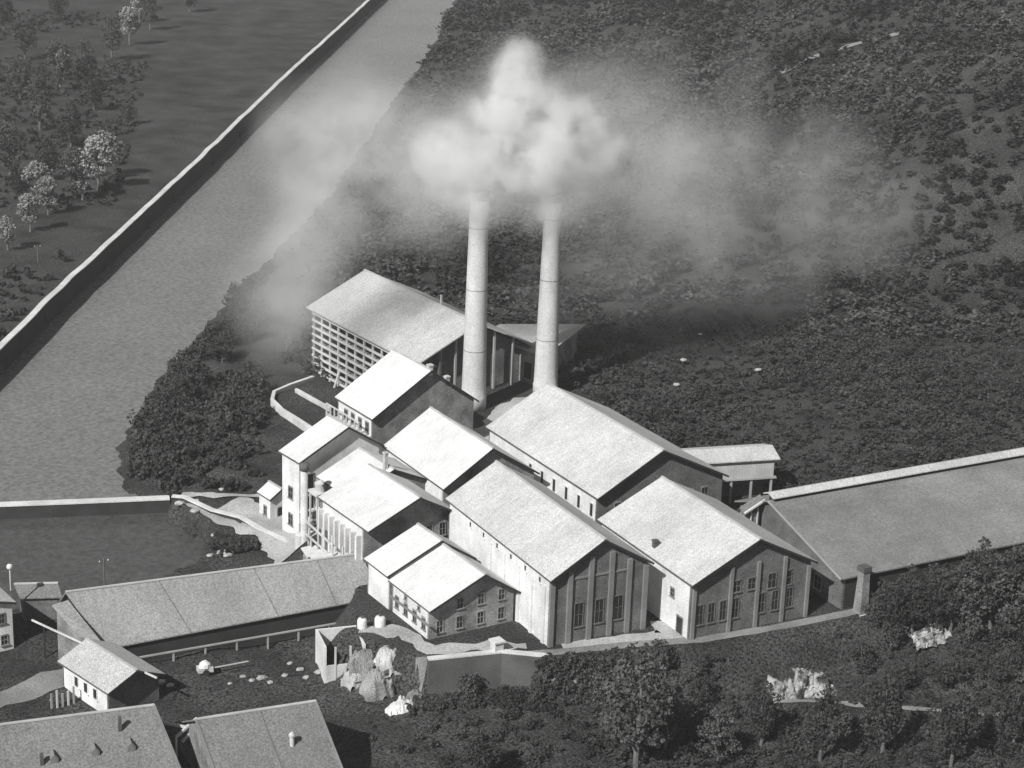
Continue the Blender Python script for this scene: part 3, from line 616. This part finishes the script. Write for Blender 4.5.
p = Vector((-21.2, -57.6, 0)); rt = root('gate_pillar', (p.x, p.y, -2), 0, 'squat pale gate pillar on retaining wall under the low workshop', 'pillar')
MB().box(-.7, .7, -.7, .7, 0, 3.6).build('shaft', M['concrete'], rt); MB().box(-.9, .9, -.9, .9, 3.6, 3.85).build('cap', M['coping'], rt)
p = G(400, 682, -6); 
def rocks(name, label, cat, c, w_, d_, h_, n, m, seed, yaw=0, slope=0):
    rt = root(name, c, yaw, label, cat); nx_, ny_ = 46, 26; V = []; F = []
    for j in range(ny_):
        for i in range(nx_):
            u, v = i/(nx_-1), j/(ny_-1); x = (u-.5)*w_; q = Vector((u*9, v*3, seed))
            edge = min(1, 5*u, 5*(1-u)); top = h_*(.55+.5*mn.noise(Vector((u*5, seed, 1)))+.25*mn.noise(Vector((u*17, seed, 4))))*edge
            z = -1.5+(top+1.5)*min(1, v*1.25); y = -d_*.35+d_*.55*v+(.9*mn.noise(q*1.0)+.5*abs(mn.noise(q*2.7))+.25*mn.noise(q*6))*d_*.3+max(0, v-.8)*d_*2.5
            V.append((x+.12*mn.noise(q*4), y, z+.1*mn.noise(q*5)-max(0, v-.8)*1.2))
    F = [(j*nx_+i, j*nx_+i+1, (j+1)*nx_+i+1, (j+1)*nx_+i) for j in range(ny_-1) for i in range(nx_-1)]
    b = MB(); b.add(V, F); o = b.build('rock_face', M[m], rt); return rt
def mound(name, label, cat, c, w_, d_, h_, m, seed, yaw=0):
    rt = root(name, c, yaw, label, cat); N_ = 34; V = []
    for j in range(N_):
        for i in range(N_):
            u, v = i/(N_-1)*2-1, j/(N_-1)*2-1; q = Vector((u*w_*.9, v*d_*.9, seed)); d, pts = mn.voronoi(q)
            rr = math.hypot(u, v)*(1+.3*mn.noise(Vector((u*2, v*2, seed)))); e = max(0, 1-rr*rr)
            st = min(.45, d[1]-d[0])*1.0*(.6+.8*mn.noise(Vector(pts[0])*3+Vector((5, 5, 5))))
            V.append((u*w_/2, v*d_/2, -2.6+(h_*.6+2.6)*e**.7+1.2*st*min(1, e*4)+.5*mn.noise(q*.5)*min(1, e*3)))
    b = MB(); b.add(V, [(j*N_+i, j*N_+i+1, (j+1)*N_+i+1, (j+1)*N_+i) for j in range(N_-1) for i in range(N_-1)]); b.build('stone_pile', M[m], rt); return rt
def onground(px, py):
    z = -4.0
    for _ in range(12): p = G(px, py, z); z = .5*z+.5*hz(p.x, p.y)
    p = G(px, py, z); return Vector((p.x, p.y, hz(p.x, p.y)))
p = onground(804, 697); rocks('rock_outcrop', 'jagged pale rock outcrop on the slope below the front right hall', 'rock', tuple(p), 12, 4, 5.0, 26, 'rock', 3, R(-10))
p = onground(946, 632); rocks('rock_outcrop', 'pale rock face on the dark slope under the sooty shed', 'rock', tuple(p), 13, 3, 3.0, 20, 'rock', 5, R(0))
p = onground(402, 688); mound('stone_heap', 'heap of white stones at the foot of the yard wall', 'stones', tuple(p), 6, 5, 1.6, 'concrete', 8)
for i, (px, py, w__, h__, lab) in enumerate(((356, 672, 4, 1.2, 'broken pale rubble spill just right of the loading bunker'), (378, 678, 5, 1.8, 'broad pale rubble bank under the tanks, below the yard edge'), (388, 652, 4, .9, 'small rubble ridge at the top of the yard bank'), (416, 689, 4, 1.8, 'low white rubble at the lower path start'))):
    p = onground(px, py); mound('rubble_bank', lab, 'stones', tuple(p), w__*1.1, 5, h__, 'wall_stone' if i % 2 else 'rubbish', 30+i, R(-25+i*12))
p = onground(365, 655); mound('stone_heap', 'grey rubble heap inside the yard corner beside loading bunker', 'stones', (p.x, p.y, hz(p.x, p.y)), 6, 5, 1.0, 'wall_stone', 9)
# curved parapet by the slatted hall
cp = [G(313, 377, -5), G(290, 385, -5), G(274, 392, -5), G(272, 400, -5), G(282, 410, -5), G(300, 421, -5), G(318, 433, -5)]
wall_line('curved_parapet', 'curved white parapet wall under the slatted hall', 'wall', [(q.x, q.y) for q in cp], -5, -9, .6, 'concrete', 'coping', wob=0, cw=.1)
cp = [G(296, 391, -5.5), G(312, 400, -5.5), G(330, 410, -5.5)]
wall_line('inner_parapet', 'short straight pale parapet inside the curved one', 'wall', [(q.x, q.y) for q in cp], -5.2, -9, .5, 'concrete', 'coping', wob=0, cw=.1)

# ------------------------------------------------------------------ paths
def pp(*px, z=0): return [tuple(G(x, y, z).xy) for x, y in px]
bp_ = [G(x, y, -6.2) for x, y in ((172, 501), (184, 502), (212, 515), (240, 522), (262, 535), (290, 548))]
wall_line('bank_parapet', 'low pale bank parapet curving from weir to the tower house', 'wall', [(q.x, q.y) for q in bp_], -5.4, -11, .6, 'river_stone', 'coping', wob=0, cw=.3)
strip('front_path', pp((486, 656), (520, 655), (560, 652), (640, 644), (700, 640), (780, 627), (835, 616), (872, 608)), 1.9, 'path', .07)
def ogp(*px): return [tuple(onground(x, y).xy) for x, y in px]
strip('lower_path', ogp((415, 692), (470, 690), (540, 692), (610, 695)), 1.3, 'path', .07, jag=1.2)
strip('slope_path', ogp((762, 703), (840, 703), (920, 709), (1010, 716)), 1.0, 'path', .07, jag=1.2)
strip('yard_road', ogp((-30, 712), (30, 690), (66, 676), (100, 668)), 5.0, 'path', .08, jag=.5)
strip('river_track', ogp((176, 501), (196, 507), (222, 521), (250, 531), (292, 545)), 3.0, 'dirt', .22, jag=.8)
strip('bank_track', ogp((180, 497), (215, 497), (262, 497)), 1.8, 'dirt', .3, jag=.9)
strip('hut_yard', ogp((225, 506), (252, 514), (276, 528), (300, 548)), 8.0, 'dirt', .25, jag=.5)
strip('chimney_yard', [(22, 12), (26, 20), (32, 26), (38, 32), (44, 33)], 10, 'dirt', .05, jag=.6)
strip('hall_yard', [(-12, -60.6), (-6, -62.6), (4, -64.6), (6, -60)], 4, 'dirt', .04, jag=.4)
strip('workshop_yard', [(-35, -42), (-30, -46), (-29.5, -53), (-24, -54.5), (-20, -56.3), (-16.5, -58)], 3.0, 'dirt', .05, jag=.9)
strip('wood_track', ogp((900, 34), (860, 44), (815, 58), (780, 74)), 3.0, 'path', .4, step=6, jag=.9)

# ------------------------------------------------------------------ yard clutter
p = onground(205, 674)
rt = root('hand_cart', tuple(p), R(-10), 'white-loaded hand cart with long shaft in front of the long shed', 'cart')
MB().box(-1.1, 1.1, -.7, .7, .5, 1.2).build('body', M['concrete'], rt); MB().lathe([(.9, 1.2), (.8, 1.7), (.3, 2.1)], 10).build('load', M['wall_white'], rt)
MB().bar((1.1, 0, .8), (6.5, .4, .9), .14).build('shaft', M['pale_wood'], rt)
for s in (-.8, .8):
    wl = MB().lathe([(.5, -.06), (.5, .06)], 16).build('wheel', M['dark_wood_shade'], rt); wl.rotation_euler = (R(90), 0, 0); wl.location = (0, s, .5)
def boulder(name, label, px, py, s, seed, m='rubbish', grp=None, dz=0):
    rnd = random.Random(seed); bm = bmesh.new(); bmesh.ops.create_icosphere(bm, subdivisions=2, radius=s)
    for v in bm.verts: v.co *= 1+.35*mn.noise(v.co*1.7/s+Vector((seed, 0, 0))); v.co.z *= .5; v.co.x *= 1.25
    me = bpy.data.meshes.new(name); bm.to_mesh(me); bm.free(); o = link(name, me, M[m]); p = onground(px, py); o.location = (p.x, p.y, p.z+s*.3+dz); return tag(o, label, 'stone', grp)
for i, (px, py, s) in enumerate(((243, 677, .5), (252, 681, .5), (262, 679, .8), (270, 683, .5), (285, 676, .5), (300, 670, .6), (306, 678, .55), (320, 673, .8), (334, 676, .6), (344, 680, .5), (160, 683, .8), (170, 686, .6), (290, 664, .5), (230, 684, .4))):
    boulder('stone_block', 'pale stone lying in the dark yard before the long shed', px, py, s*.8, i, 'rubbish', grp='loose pale stones in the yard')
for i, (px, py, s) in enumerate(((195, 531, .7), (215, 536, .6), (223, 553, .9), (228, 556, .6), (180, 528, .8), (170, 478, .9), (190, 482, .5), (210, 556, .5), (222, 490, .5))):
    boulder('bank_stone', 'pale stone on the scrubby bank near the weir end', px, py, s, 40+i, grp='pale stones on the river bank')
for i, (px, py, s) in enumerate(((683, 366, .6), (676, 391, .6), (758, 376, .6), (700, 340, .4))):
    boulder('hill_stone', 'pale stone showing on the dark hillside behind the halls', px, py, s, 60+i, grp='pale stones on the hillside', dz=1.2)
# long pipe across yard
p1, p2 = G(32, 620, -1.2), G(157, 678, -.6)
rt = root('long_pole', (p1.x, p1.y, -7), 0, 'long pale pole carried on posts between cottage and long shed', 'pole'); o = Vector((p1.x, p1.y, -7))
MB().bar(p1-o, p2-o, .22).build('beam', M['pale_wood'], rt)
for t in (.1, .6): q = (p1-o).lerp(p2-o, t); MB().box(q.x-.1, q.x+.1, q.y-.1, q.y+.1, 0, q.z-.1).build('post', M['dark_wood_shade'], rt)
# fence beside cottage
p = G(62, 704, -6); rt = root('plank_fence', (p.x, p.y, -7.5), 0, 'small upright plank fence left of the cottage', 'fence')
for i in range(5): MB().box(i*.8-1.6, i*.8-1.35, -.1, .1, 0, 3.4+.4*math.sin(i*2)).build('picket', M['pale_wood' if i % 2 else 'trim'], rt)
MB().bar((-1.7, .2, 2.4), (2, .2, 2.4), .1, .2).build('rail', M['trim'], rt)
# poles
def pole(px, py, h, label, z=None, grp=None):
    p = onground(px, py) if z is None else G(px, py, z)
    rt = root('utility_pole', (p.x, p.y, p.z-.5), 0, label, 'pole', grp)
    MB().lathe([(.17, 0), (.12, h)], 8).build('post', M['bark'], rt); MB().box(-.8, .8, -.07, .07, h-.7, h-.5).build('crossarm', M['bark'], rt)
    for x in (-.7, .7): MB().lathe([(.07, h-.5), (.1, h-.38), (.04, h-.26)], 8, (x, 0)).build('insulator', M['wall_white'], rt)
pole(105, 600, 7.5, 'thin pole standing behind the long shed', z=-5.5)
pole(38, 262, 5, 'short pale post in the field beyond the river wall')

# ------------------------------------------------------------------ vegetation
def leafquads(C, rad, n, size, seed, squash=.8, flat=0):
    r = np.random.default_rng(seed); C = np.repeat(np.asarray(C, float), n, 0); rad = np.repeat(np.asarray(rad, float), n)
    d = r.normal(size=C.shape); d /= np.linalg.norm(d, axis=1)[:, None]; rr = rad*r.uniform(.35, 1, len(C))**.5
    P = C+d*rr[:, None]*np.array([1, 1, squash]); a = r.normal(size=C.shape); a /= np.linalg.norm(a, axis=1)[:, None]
    b = np.cross(a, d+.6*r.normal(size=C.shape)); b /= np.linalg.norm(b, axis=1)[:, None]+1e-9
    if flat:
        a[:, 2] *= 1-flat; a /= np.linalg.norm(a, axis=1)[:, None]; b = np.cross(a, np.array([0, 0, 1.])+(1-flat)*1.5*r.normal(size=C.shape)); b /= np.linalg.norm(b, axis=1)[:, None]+1e-9
    s = (size*r.uniform(.6, 1.3, len(C)))[:, None]/2
    V = np.stack([P-a*s-b*s*.7, P+a*s-b*s*.7, P+a*s*.8+b*s*.7, P-a*s*.8+b*s*.9], 1).reshape(-1, 3)
    F = np.arange(len(V)).reshape(-1, 4); return V, F
def crownclumps(h, cr, z0, k, seed):
    r = np.random.default_rng(seed); C = []; rad = []
    for i in range(k):
        t = r.uniform(0, 1); z = z0+(h-z0)*t; env = cr*math.sin(math.pi*min(1, .15+.8*t))**.7
        a = r.uniform(0, 2*math.pi); q = env*r.uniform(.2, .85); C.append((q*math.cos(a), q*math.sin(a), z)); rad.append(cr*r.uniform(.22, .42))
    return C, rad
def treemesh(h, cr, z0, k, n, size, seed):
    C, rad = crownclumps(h, cr, z0, k, seed); return C, rad, npmesh('crown', *leafquads(C, rad, n, size, seed))
def trunkmesh(h, r0, C, seed, nl=5):
    b = MB(); rnd = random.Random(seed); pts = [Vector((0, 0, -1))]; 
    for i in range(1, 7): pts.append(Vector((mn.noise(Vector((i*.4, seed, 0)))*.5, mn.noise(Vector((i*.4, 0, seed)))*.5, h*.85*i/6)))
    def tube(p, ra, rb, nn=7):
        V = []; m_ = len(p)
        for i, q in enumerate(p):
            d = (p[min(i+1, m_-1)]-p[max(i-1, 0)]).normalized(); s = d.cross(Vector((.3, 1, .1))).normalized(); t = s.cross(d); r = ra+(rb-ra)*i/(m_-1)
            for j in range(nn): an = 2*math.pi*j/nn; V.append(q+(s*math.cos(an)+t*math.sin(an))*r)
        b.add(V, [(i*nn+j, i*nn+(j+1) % nn, (i+1)*nn+(j+1) % nn, (i+1)*nn+j) for i in range(m_-1) for j in range(nn)])
    tube(pts, r0, r0*.25)
    for c in C[:nl]:
        c = Vector(c); z = max(h*.2, c.z*.62); s = pts[0].lerp(pts[-1], min(.95, z/(h*.85))); tube([s, s.lerp(c, .5)+Vector((0, 0, .15)), c], r0*.4, r0*.1, 5)
    b_ = bpy.data.meshes.new('trunk'); b_.from_pydata([tuple(v) for v in b.v], [], b.f); return b_
VAR = []
for i, (h, cr, z0, k, n, size, m_) in enumerate(((11, 3.8, 2.5, 40, 60, .36, 'leaf'), (9, 3.4, 1.8, 38, 60, .34, 'leaf_mid'), (13, 4.0, 3.5, 44, 55, .38, 'leaf_mid'), (10, 3.2, 3.6, 34, 50, .38, 'leaf_pale'), (7, 3.4, .8, 34, 60, .34, 'leaf'), (5, 2.8, .4, 28, 60, .30, 'leaf_mid'))):
    C, rad, cm = treemesh(h, cr, z0, k, n, size, 20+i); tm = trunkmesh(h, .12+h*.018, C, i, 7); cm.materials.append(M[m_]); tm.materials.append(M['bark']); VAR.append((cm, tm, h))
def tree(p, v, s, label, cat='tree', group=None, name=None, yaw=None):
    cm, tm, h = VAR[v]; rt = root(name or ('shrub' if cat == 'shrub' else 'leafy_tree'), tuple(p), random.uniform(0, 6.28), label, cat, group); rt.scale = (s, s, s*random.uniform(.9, 1.1))
    o = bpy.data.objects.new('crown', cm); COL.objects.link(o); o.parent = rt; o = bpy.data.objects.new('trunk', tm); COL.objects.link(o); o.parent = rt
# field trees upper left (pixel of foot)
for px, py, v, s in ((82, 200, 3, 1.3), (64, 80, 3, 1.2), (140, 22, 3, 1.4), (38, 205, 3, 1.3), (98, 190, 3, 1.5), (106, 178, 3, 1.35), (48, 215, 3, 1.1), (30, 232, 3, 1.0), (75, 200, 2, 1.1), (130, 45, 3, 1.5), (112, 60, 2, 1.2), (60, 90, 2, 1.3), (85, 85, 2, 1.2), (20, 100, 2, 1.2), (8, 250, 3, .9), (40, 130, 2, 1.3), (10, 175, 2, 1.3), (150, 30, 2, 1.1),
                     (70, 150, 0, 1.2), (25, 60, 2, 1.3), (95, 110, 0, 1.2), (50, 180, 0, 1.1), (5, 30, 0, 1.3), (60, 20, 0, 1.3), (190, 12, 0, 1.2), (20, 200, 0, 1.0), (130, 125, 0, .8)):
    lab = 'pale-crowned slender tree in the field beyond the river wall' if v == 3 else 'darker tree in the field beyond the river wall'
    tree(onground(px, py), v, s, lab, 'tree', 'pale field trees' if v == 3 else 'dark field trees')
# peninsula and river bank shrubs
for px, py, s in ((238, 318, 1.1), (232, 345, 1.0), (250, 340, 1.0), (222, 362, .9), (196, 392, 1.1), (180, 410, 1.0), (262, 322, .8)):
    tree(onground(px, py), 4, s, 'dark bushy tree on the tip of the river bank thicket', 'tree', 'trees along the near river bank')
nb = 0
for px, py, v, s in ((636, 772, 2, 1.3), (615, 742, 1, 1.1), (665, 750, 2, .8), (715, 765, 1, .9), (760, 745, 0, .8), (600, 700, 5, .8), (700, 705, 4, .6), (540, 705, 5, .8), (470, 690, 5, .8), (820, 760, 0, .9), (880, 755, 0, 1.0), (950, 765, 0, 1.0), (1010, 750, 0, 1.0),
                     (900, 690, 4, .7), (950, 690, 4, .8), (1005, 690, 4, .9), (860, 668, 5, .8), (690, 690, 5, .7), (480, 778, 0, .7), (660, 672, 5, .9), (870, 712, 4, .7)):
    if nb == 0: tree(onground(px, py), v, s, 'tallest mid-grey tree at the bottom edge right of centre', 'tree', None)
    else: tree(onground(px, py), v, s, 'dark leafy tree on the slope below the works', 'tree', 'trees below the works')
    nb += 1
for px, py, v, s in ((888, 618, 4, .9), (906, 616, 0, .75), (930, 612, 4, 1.05), (956, 610, 4, 1.1), (975, 608, 0, .9), (872, 622, 5, .7), (884, 628, 4, .8), (896, 632, 4, 1.05), (910, 636, 0, .85), (924, 630, 4, 1.1), (936, 632, 0, .9), (950, 630, 0, 1.0), (964, 628, 1, 1.15), (978, 628, 0, 1.0), (990, 630, 1, 1.35), (1004, 626, 0, 1.15), (1020, 628, 0, 1.3), (1032, 640, 1, 1.4), (892, 645, 5, .9), (1012, 648, 4, 1.0), (970, 642, 5, 1.0)):
    tree(onground(px, py), v, s, 'dark tree crowding the front eave of the huge sooty shed', 'tree', 'trees before the sooty shed')
# ---- uncountable vegetation
def mass(name, pts, rmin, rmax, n, size, m, seed, label=None, flat=0):
    r = np.random.default_rng(seed); pts = np.asarray(pts); hgt = height(pts); rad = r.uniform(rmin, rmax, len(pts))*np.array([1+1.1*mn.noise(Vector((x*.03, y*.03, seed))) for x, y in pts]); C = []; RR = []
    for (x, y), z, q in zip(pts, hgt, rad):
        for k in range(4): C.append((x+r.normal()*q*.45, y+r.normal()*q*.45, z+q*r.uniform(.3, 1.15))); RR.append(q*r.uniform(.45, .75))
    o = link(name, npmesh(name, *leafquads(C, RR, n, size, seed, .9, flat)), M[m]); o['kind'] = 'stuff'; 
    if label: o['label'] = label
    return o
def scatter(n, box, cond, seed):
    r = np.random.default_rng(seed); P = np.stack([r.uniform(box[0], box[1], n), r.uniform(box[2], box[3], n)], 1); return P[cond(P)]
def inframe(P, mar=60):
    z = height(P); D = np.column_stack([P, z])-np.array(CPOS); f = D@np.array(_f); x = 512+CF*(D@np.array(_R))/f; y = 384-CF*(D@np.array(_U))/f
    return (f > 0) & (x > -mar) & (x < 1024+mar) & (y > -mar) & (y < 768+mar), x, y
PEN = [(-34, 36), (-38, 46), (-30, 64), (-12, 94), (8, 120), (36, 156), (60, 186), (66, 180), (30, 125), (12, 92), (8, 76), (2, 60), (-6, 42), (-12, 30), (-26, 30)]
# hillside wood
land = lambda P: (sdist(P, RIVER) < -6) & (P[:, 1] < 1.40*(P[:, 0]+83.5)+40) 
def cw(P):
    ok, x, y = inframe(P); return ok & land(P) & (sdist(P, PEN) < 0) & ((P[:, 0]*.6+P[:, 1] > 175) | (sdist(P, RIVER) < -24)) & ((sdist(P, FACT) < -2) | (P[:, 0]*.6+P[:, 1] > 118)) & (P[:, 0]*.6+P[:, 1] > 95)
P = scatter(120000, (0, 1000, -60, 1000), cw, 5); D_ = np.hypot(P[:, 0], P[:, 1]); keep = np.random.default_rng(1).uniform(size=len(P)) < np.clip(.75-.0*D_, .0, 1)
P = P[keep]; nv = np.array([mn.noise(Vector((x*.016, y*.016, 2)))+.5*mn.noise(Vector((x*.05, y*.05, 7))) for x, y in P]); P = P[nv > -1.2][:21000]; print('wood', len(P)); mass('hillside_wood', P, 1.1, 2.5, 12, .95, 'leaf_far', 6, flat=.7)
# wood / scrub on the plateau behind and right of the halls
def cs(P):
    ok, x, y = inframe(P); d = sdist(P, FACT); return ok & (((P[:, 0] > 52) & (P[:, 1] > -32)) | ((P[:, 1] > 50) & (P[:, 0] > 52))) & (P[:, 0]*.6+P[:, 1] < 128)
P = scatter(12000, (45, 260, -40, 140), cs, 8)[:3600]; mass('scrub', P, .4, 1.3, 20, .5, 'leaf', 9, flat=.65)
# peninsula thicket
P = scatter(3800, (-45, 70, 25, 190), lambda P: (sdist(P, PEN) > .8) & ((P[:, 1] < 88) | (sdist(P, RIVER) > -6)) & ~((inframe(P)[1] > 262) & (inframe(P)[2] > 368)), 12)[:700]; mass('bank_thicket', P, 1.0, 2.3, 34, .55, 'leaf', 13)
P = scatter(2000, (-37, -14, 4, 30), lambda P: (sdist(P, POOL) < -1.5) & (P[:, 1] < 29-(P[:, 0]+36)*.1) & (inframe(P)[2] > 520+(inframe(P)[1]-172)*.33), 14)[:90]; mass('bank_scrub', P, .6, 1.3, 30, .4, 'leaf', 15)
# foreground scrub
def cf(P):
    ok, x, y = inframe(P); d = sdist(P, FACT)
    ok &= (d < -2.0) & (P[:, 1] < -56) & (P[:, 0] > -46) & ~((abs(y-693) < 7) & (x > 410) & (x < 620)) & ~((x > 765) & (x < 845) & (y > 650) & (y < 706)) & ~((x > 905) & (x < 985) & (y > 605) & (y < 640))
    ok &= ~((x < 590) & (y > 705) & (np.random.default_rng(3).uniform(size=len(x)) < .7))
    return ok & ~((x > 340) & (x < 425) & (y < 700)) & ~((abs(y-(706+(x-760)*.04)) < 5) & (x > 760))
P = scatter(9000, (-60, 70, -135, -50), cf, 16)[:1100]; mass('slope_scrub', P, .4, 1.2, 32, .32, 'leaf', 17, flat=.6)
# rough grass tufts on the field
def cg(P):
    ok, x, y = inframe(P, 10); return ok & (sdist(P, RIVER) < -4) & (P[:, 1] > 1.41*(P[:, 0]+70)+52.9) & (x < 165-y*.25) & (np.sin(P[:, 0]*.03)+np.sin(P[:, 1]*.045+1) > -.2)
P = scatter(20000, (-150, 320, 60, 800), cg, 18)[:1100]; mass('field_scrub', P, .4, 1.3, 14, .8, 'leaf', 19)
# ivy / undergrowth along the retaining wall
P = scatter(1200, (-34, 0, -70, -56), lambda P: (sdist(P, FACT) < -1.0) & (sdist(P, FACT) > -4.5), 20)[:260]; mass('undergrowth', P, .5, 1.2, 34, .36, 'leaf', 21)

# ------------------------------------------------------------------ smoke and haze
def remesh_hull(name, blobs, k=1.0, vox=2.0):
    bm = bmesh.new()
    for p, r in blobs:
        t = bmesh.ops.create_icosphere(bm, subdivisions=2, radius=r*k)
        for v in t['verts']: v.co += p
    me = bpy.data.meshes.new(name); bm.to_mesh(me); bm.free(); o = link(name, me)
    md = o.modifiers.new('union', 'REMESH'); md.mode = 'VOXEL'; md.voxel_size = vox; return o
def smoke_mat(name, blobs, dens, nscale, lo, hi, soft=0.0, detail=5, cap=1.5):
    m = bpy.data.materials.new(name); m.use_nodes = True; n = m.node_tree; N = n.nodes; Lk = n.links; N.clear()
    out = N.new('ShaderNodeOutputMaterial'); v = N.new('ShaderNodeVolumePrincipled'); Lk.new(v.outputs[0], out.inputs['Volume'])
    v.inputs['Color'].default_value = (.995, .995, .995, 1); v.inputs['Anisotropy'].default_value = 0
    geo = N.new('ShaderNodeNewGeometry'); acc = None
    for p, r, w_ in blobs:
        s = N.new('ShaderNodeVectorMath'); s.operation = 'DISTANCE'; s.inputs[1].default_value = tuple(p); Lk.new(geo.outputs['Position'], s.inputs[0])
        mr = N.new('ShaderNodeMapRange'); mr.interpolation_type = 'SMOOTHSTEP'; mr.inputs[1].default_value = r; mr.inputs[2].default_value = soft*r; mr.inputs[3].default_value = 0; mr.inputs[4].default_value = w_
        Lk.new(s.outputs['Value'], mr.inputs[0])
        if acc is None: acc = mr.outputs[0]
        else:
            a = N.new('ShaderNodeMath'); a.operation = 'ADD'; Lk.new(acc, a.inputs[0]); Lk.new(mr.outputs[0], a.inputs[1]); acc = a.outputs[0]
    t = N.new('ShaderNodeTexNoise'); t.inputs['Scale'].default_value = nscale; t.inputs['Detail'].default_value = detail; t.inputs['Roughness'].default_value = .62; Lk.new(geo.outputs['Position'], t.inputs['Vector'])
    k = N.new('ShaderNodeMapRange'); k.inputs[1].default_value = lo; k.inputs[2].default_value = hi; k.inputs[3].default_value = 0; k.inputs[4].default_value = dens; Lk.new(t.outputs['Fac'], k.inputs[0])
    c = N.new('ShaderNodeMath'); c.operation = 'MINIMUM'; Lk.new(acc, c.inputs[0]); c.inputs[1].default_value = cap
    a = N.new('ShaderNodeMath'); a.operation = 'MULTIPLY'; Lk.new(c.outputs[0], a.inputs[0]); Lk.new(k.outputs[0], a.inputs[1]); Lk.new(a.outputs[0], v.inputs['Density'])
    return m
core = [(GV(480, 205, 35), 3.2), (GV(551, 208, 36), 3.0), (GV(600, 150, 39), 6), (GV(445, 150, 38), 6), (GV(460, 185, 37), 5), (GV(497, 178, 36), 5.5), (GV(525, 165, 37), 7.5), (GV(470, 165, 37), 5.0), (GV(575, 160, 38), 6), (GV(545, 145, 36), 8), (GV(481, 192, 36), 2.6), (GV(484, 172, 36), 4.0), (GV(500, 148, 36), 6.5), (GV(515, 120, 36), 7.5), (GV(512, 88, 37), 6.5), (GV(520, 62, 38), 5.2), (GV(545, 112, 37), 7), (GV(560, 138, 38), 7.5), (GV(585, 120, 38), 5.5), (GV(490, 110, 36), 4.5), (GV(552, 190, 37), 2.5), (GV(553, 170, 37), 4.5)]
o = remesh_hull('smoke_plume', core, 1.18, 1.2); o['kind'] = 'stuff'; o['label'] = 'dense white smoke billowing from both chimneys'; o.data.materials.append(smoke_mat('dense_smoke', [(p, r*1.13, 1.) for p, r in core], .85, .17, .40, .68, 0))
thin = [(GV(x, y, yy), r, q) for x, y, yy, r, q in ((455, 150, 38, 13, 3), (425, 185, 41, 12, 2.5), (480, 190, 38, 9, 3), (520, 195, 36, 9, 3), (560, 190, 37, 10, 3), (590, 165, 40, 13, 2.8), (530, 110, 42, 17, 1.6), (480, 212, 30, 6, 3), (548, 212, 31, 6.5, 3),
    (370, 150, 46, 13, 2.6), (400, 130, 44, 12, 1.8), (310, 150, 50, 12, 2.2), (330, 190, 55, 13, 2.2), (350, 115, 50, 12, 1.5), (295, 120, 52, 10, 1.2), (385, 205, 46, 11, 1.6), (440, 215, 42, 10, 1.6), (300, 240, 58, 12, 1.0), (275, 290, 56, 14, 1.2), (290, 335, 52, 11, 1.0), (300, 275, 62, 14, 1.2), (330, 235, 56, 12, 1.2), (560, 290, 48, 13, .5), (640, 310, 52, 15, .4), (740, 330, 60, 15, .3), (930, 280, 80, 18, .35), (450, 95, 46, 9, .7),
    (640, 150, 43, 17, 2.0), (610, 95, 46, 13, 1.1), (670, 200, 46, 19, 1.3), (650, 70, 50, 11, .8), (720, 140, 54, 15, 1.0), (610, 240, 42, 15, 1.2), (700, 255, 50, 17, .9), (770, 190, 60, 18, .9), (830, 160, 66, 16, .8), (850, 235, 70, 19, .8), (780, 270, 60, 15, .6), (900, 200, 76, 14, .4), (740, 80, 60, 10, .5))]
o = remesh_hull('smoke_veil', [(p, r) for p, r, q in thin], 1.1, 3.5); o['kind'] = 'stuff'; o['label'] = 'thin smoke drifting across the river and the wooded hillside'; o.data.materials.append(smoke_mat('thin_smoke', [(p, r*1.07, q) for p, r, q in thin], .046, .07, .34, .68, .0, 6, 4.))
USE_HAZE = True
if USE_HAZE:
    b = MB().box(-2600, 3600, -950, 4600, -13, 560).build('haze', None)
    m = bpy.data.materials.new('haze'); m.use_nodes = True; m.node_tree.nodes.clear(); n = m.node_tree
    out = n.nodes.new('ShaderNodeOutputMaterial'); v = n.nodes.new('ShaderNodeVolumePrincipled'); v.inputs['Color'].default_value = (.9, .9, .9, 1); v.inputs['Density'].default_value = .00011
    n.links.new(v.outputs[0], out.inputs['Volume']); b.data.materials.append(m); b['kind'] = 'stuff'
scene.cycles.volume_step_rate = 3.0; scene.cycles.volume_max_steps = 64
scene.cycles.volume_bounces = 4
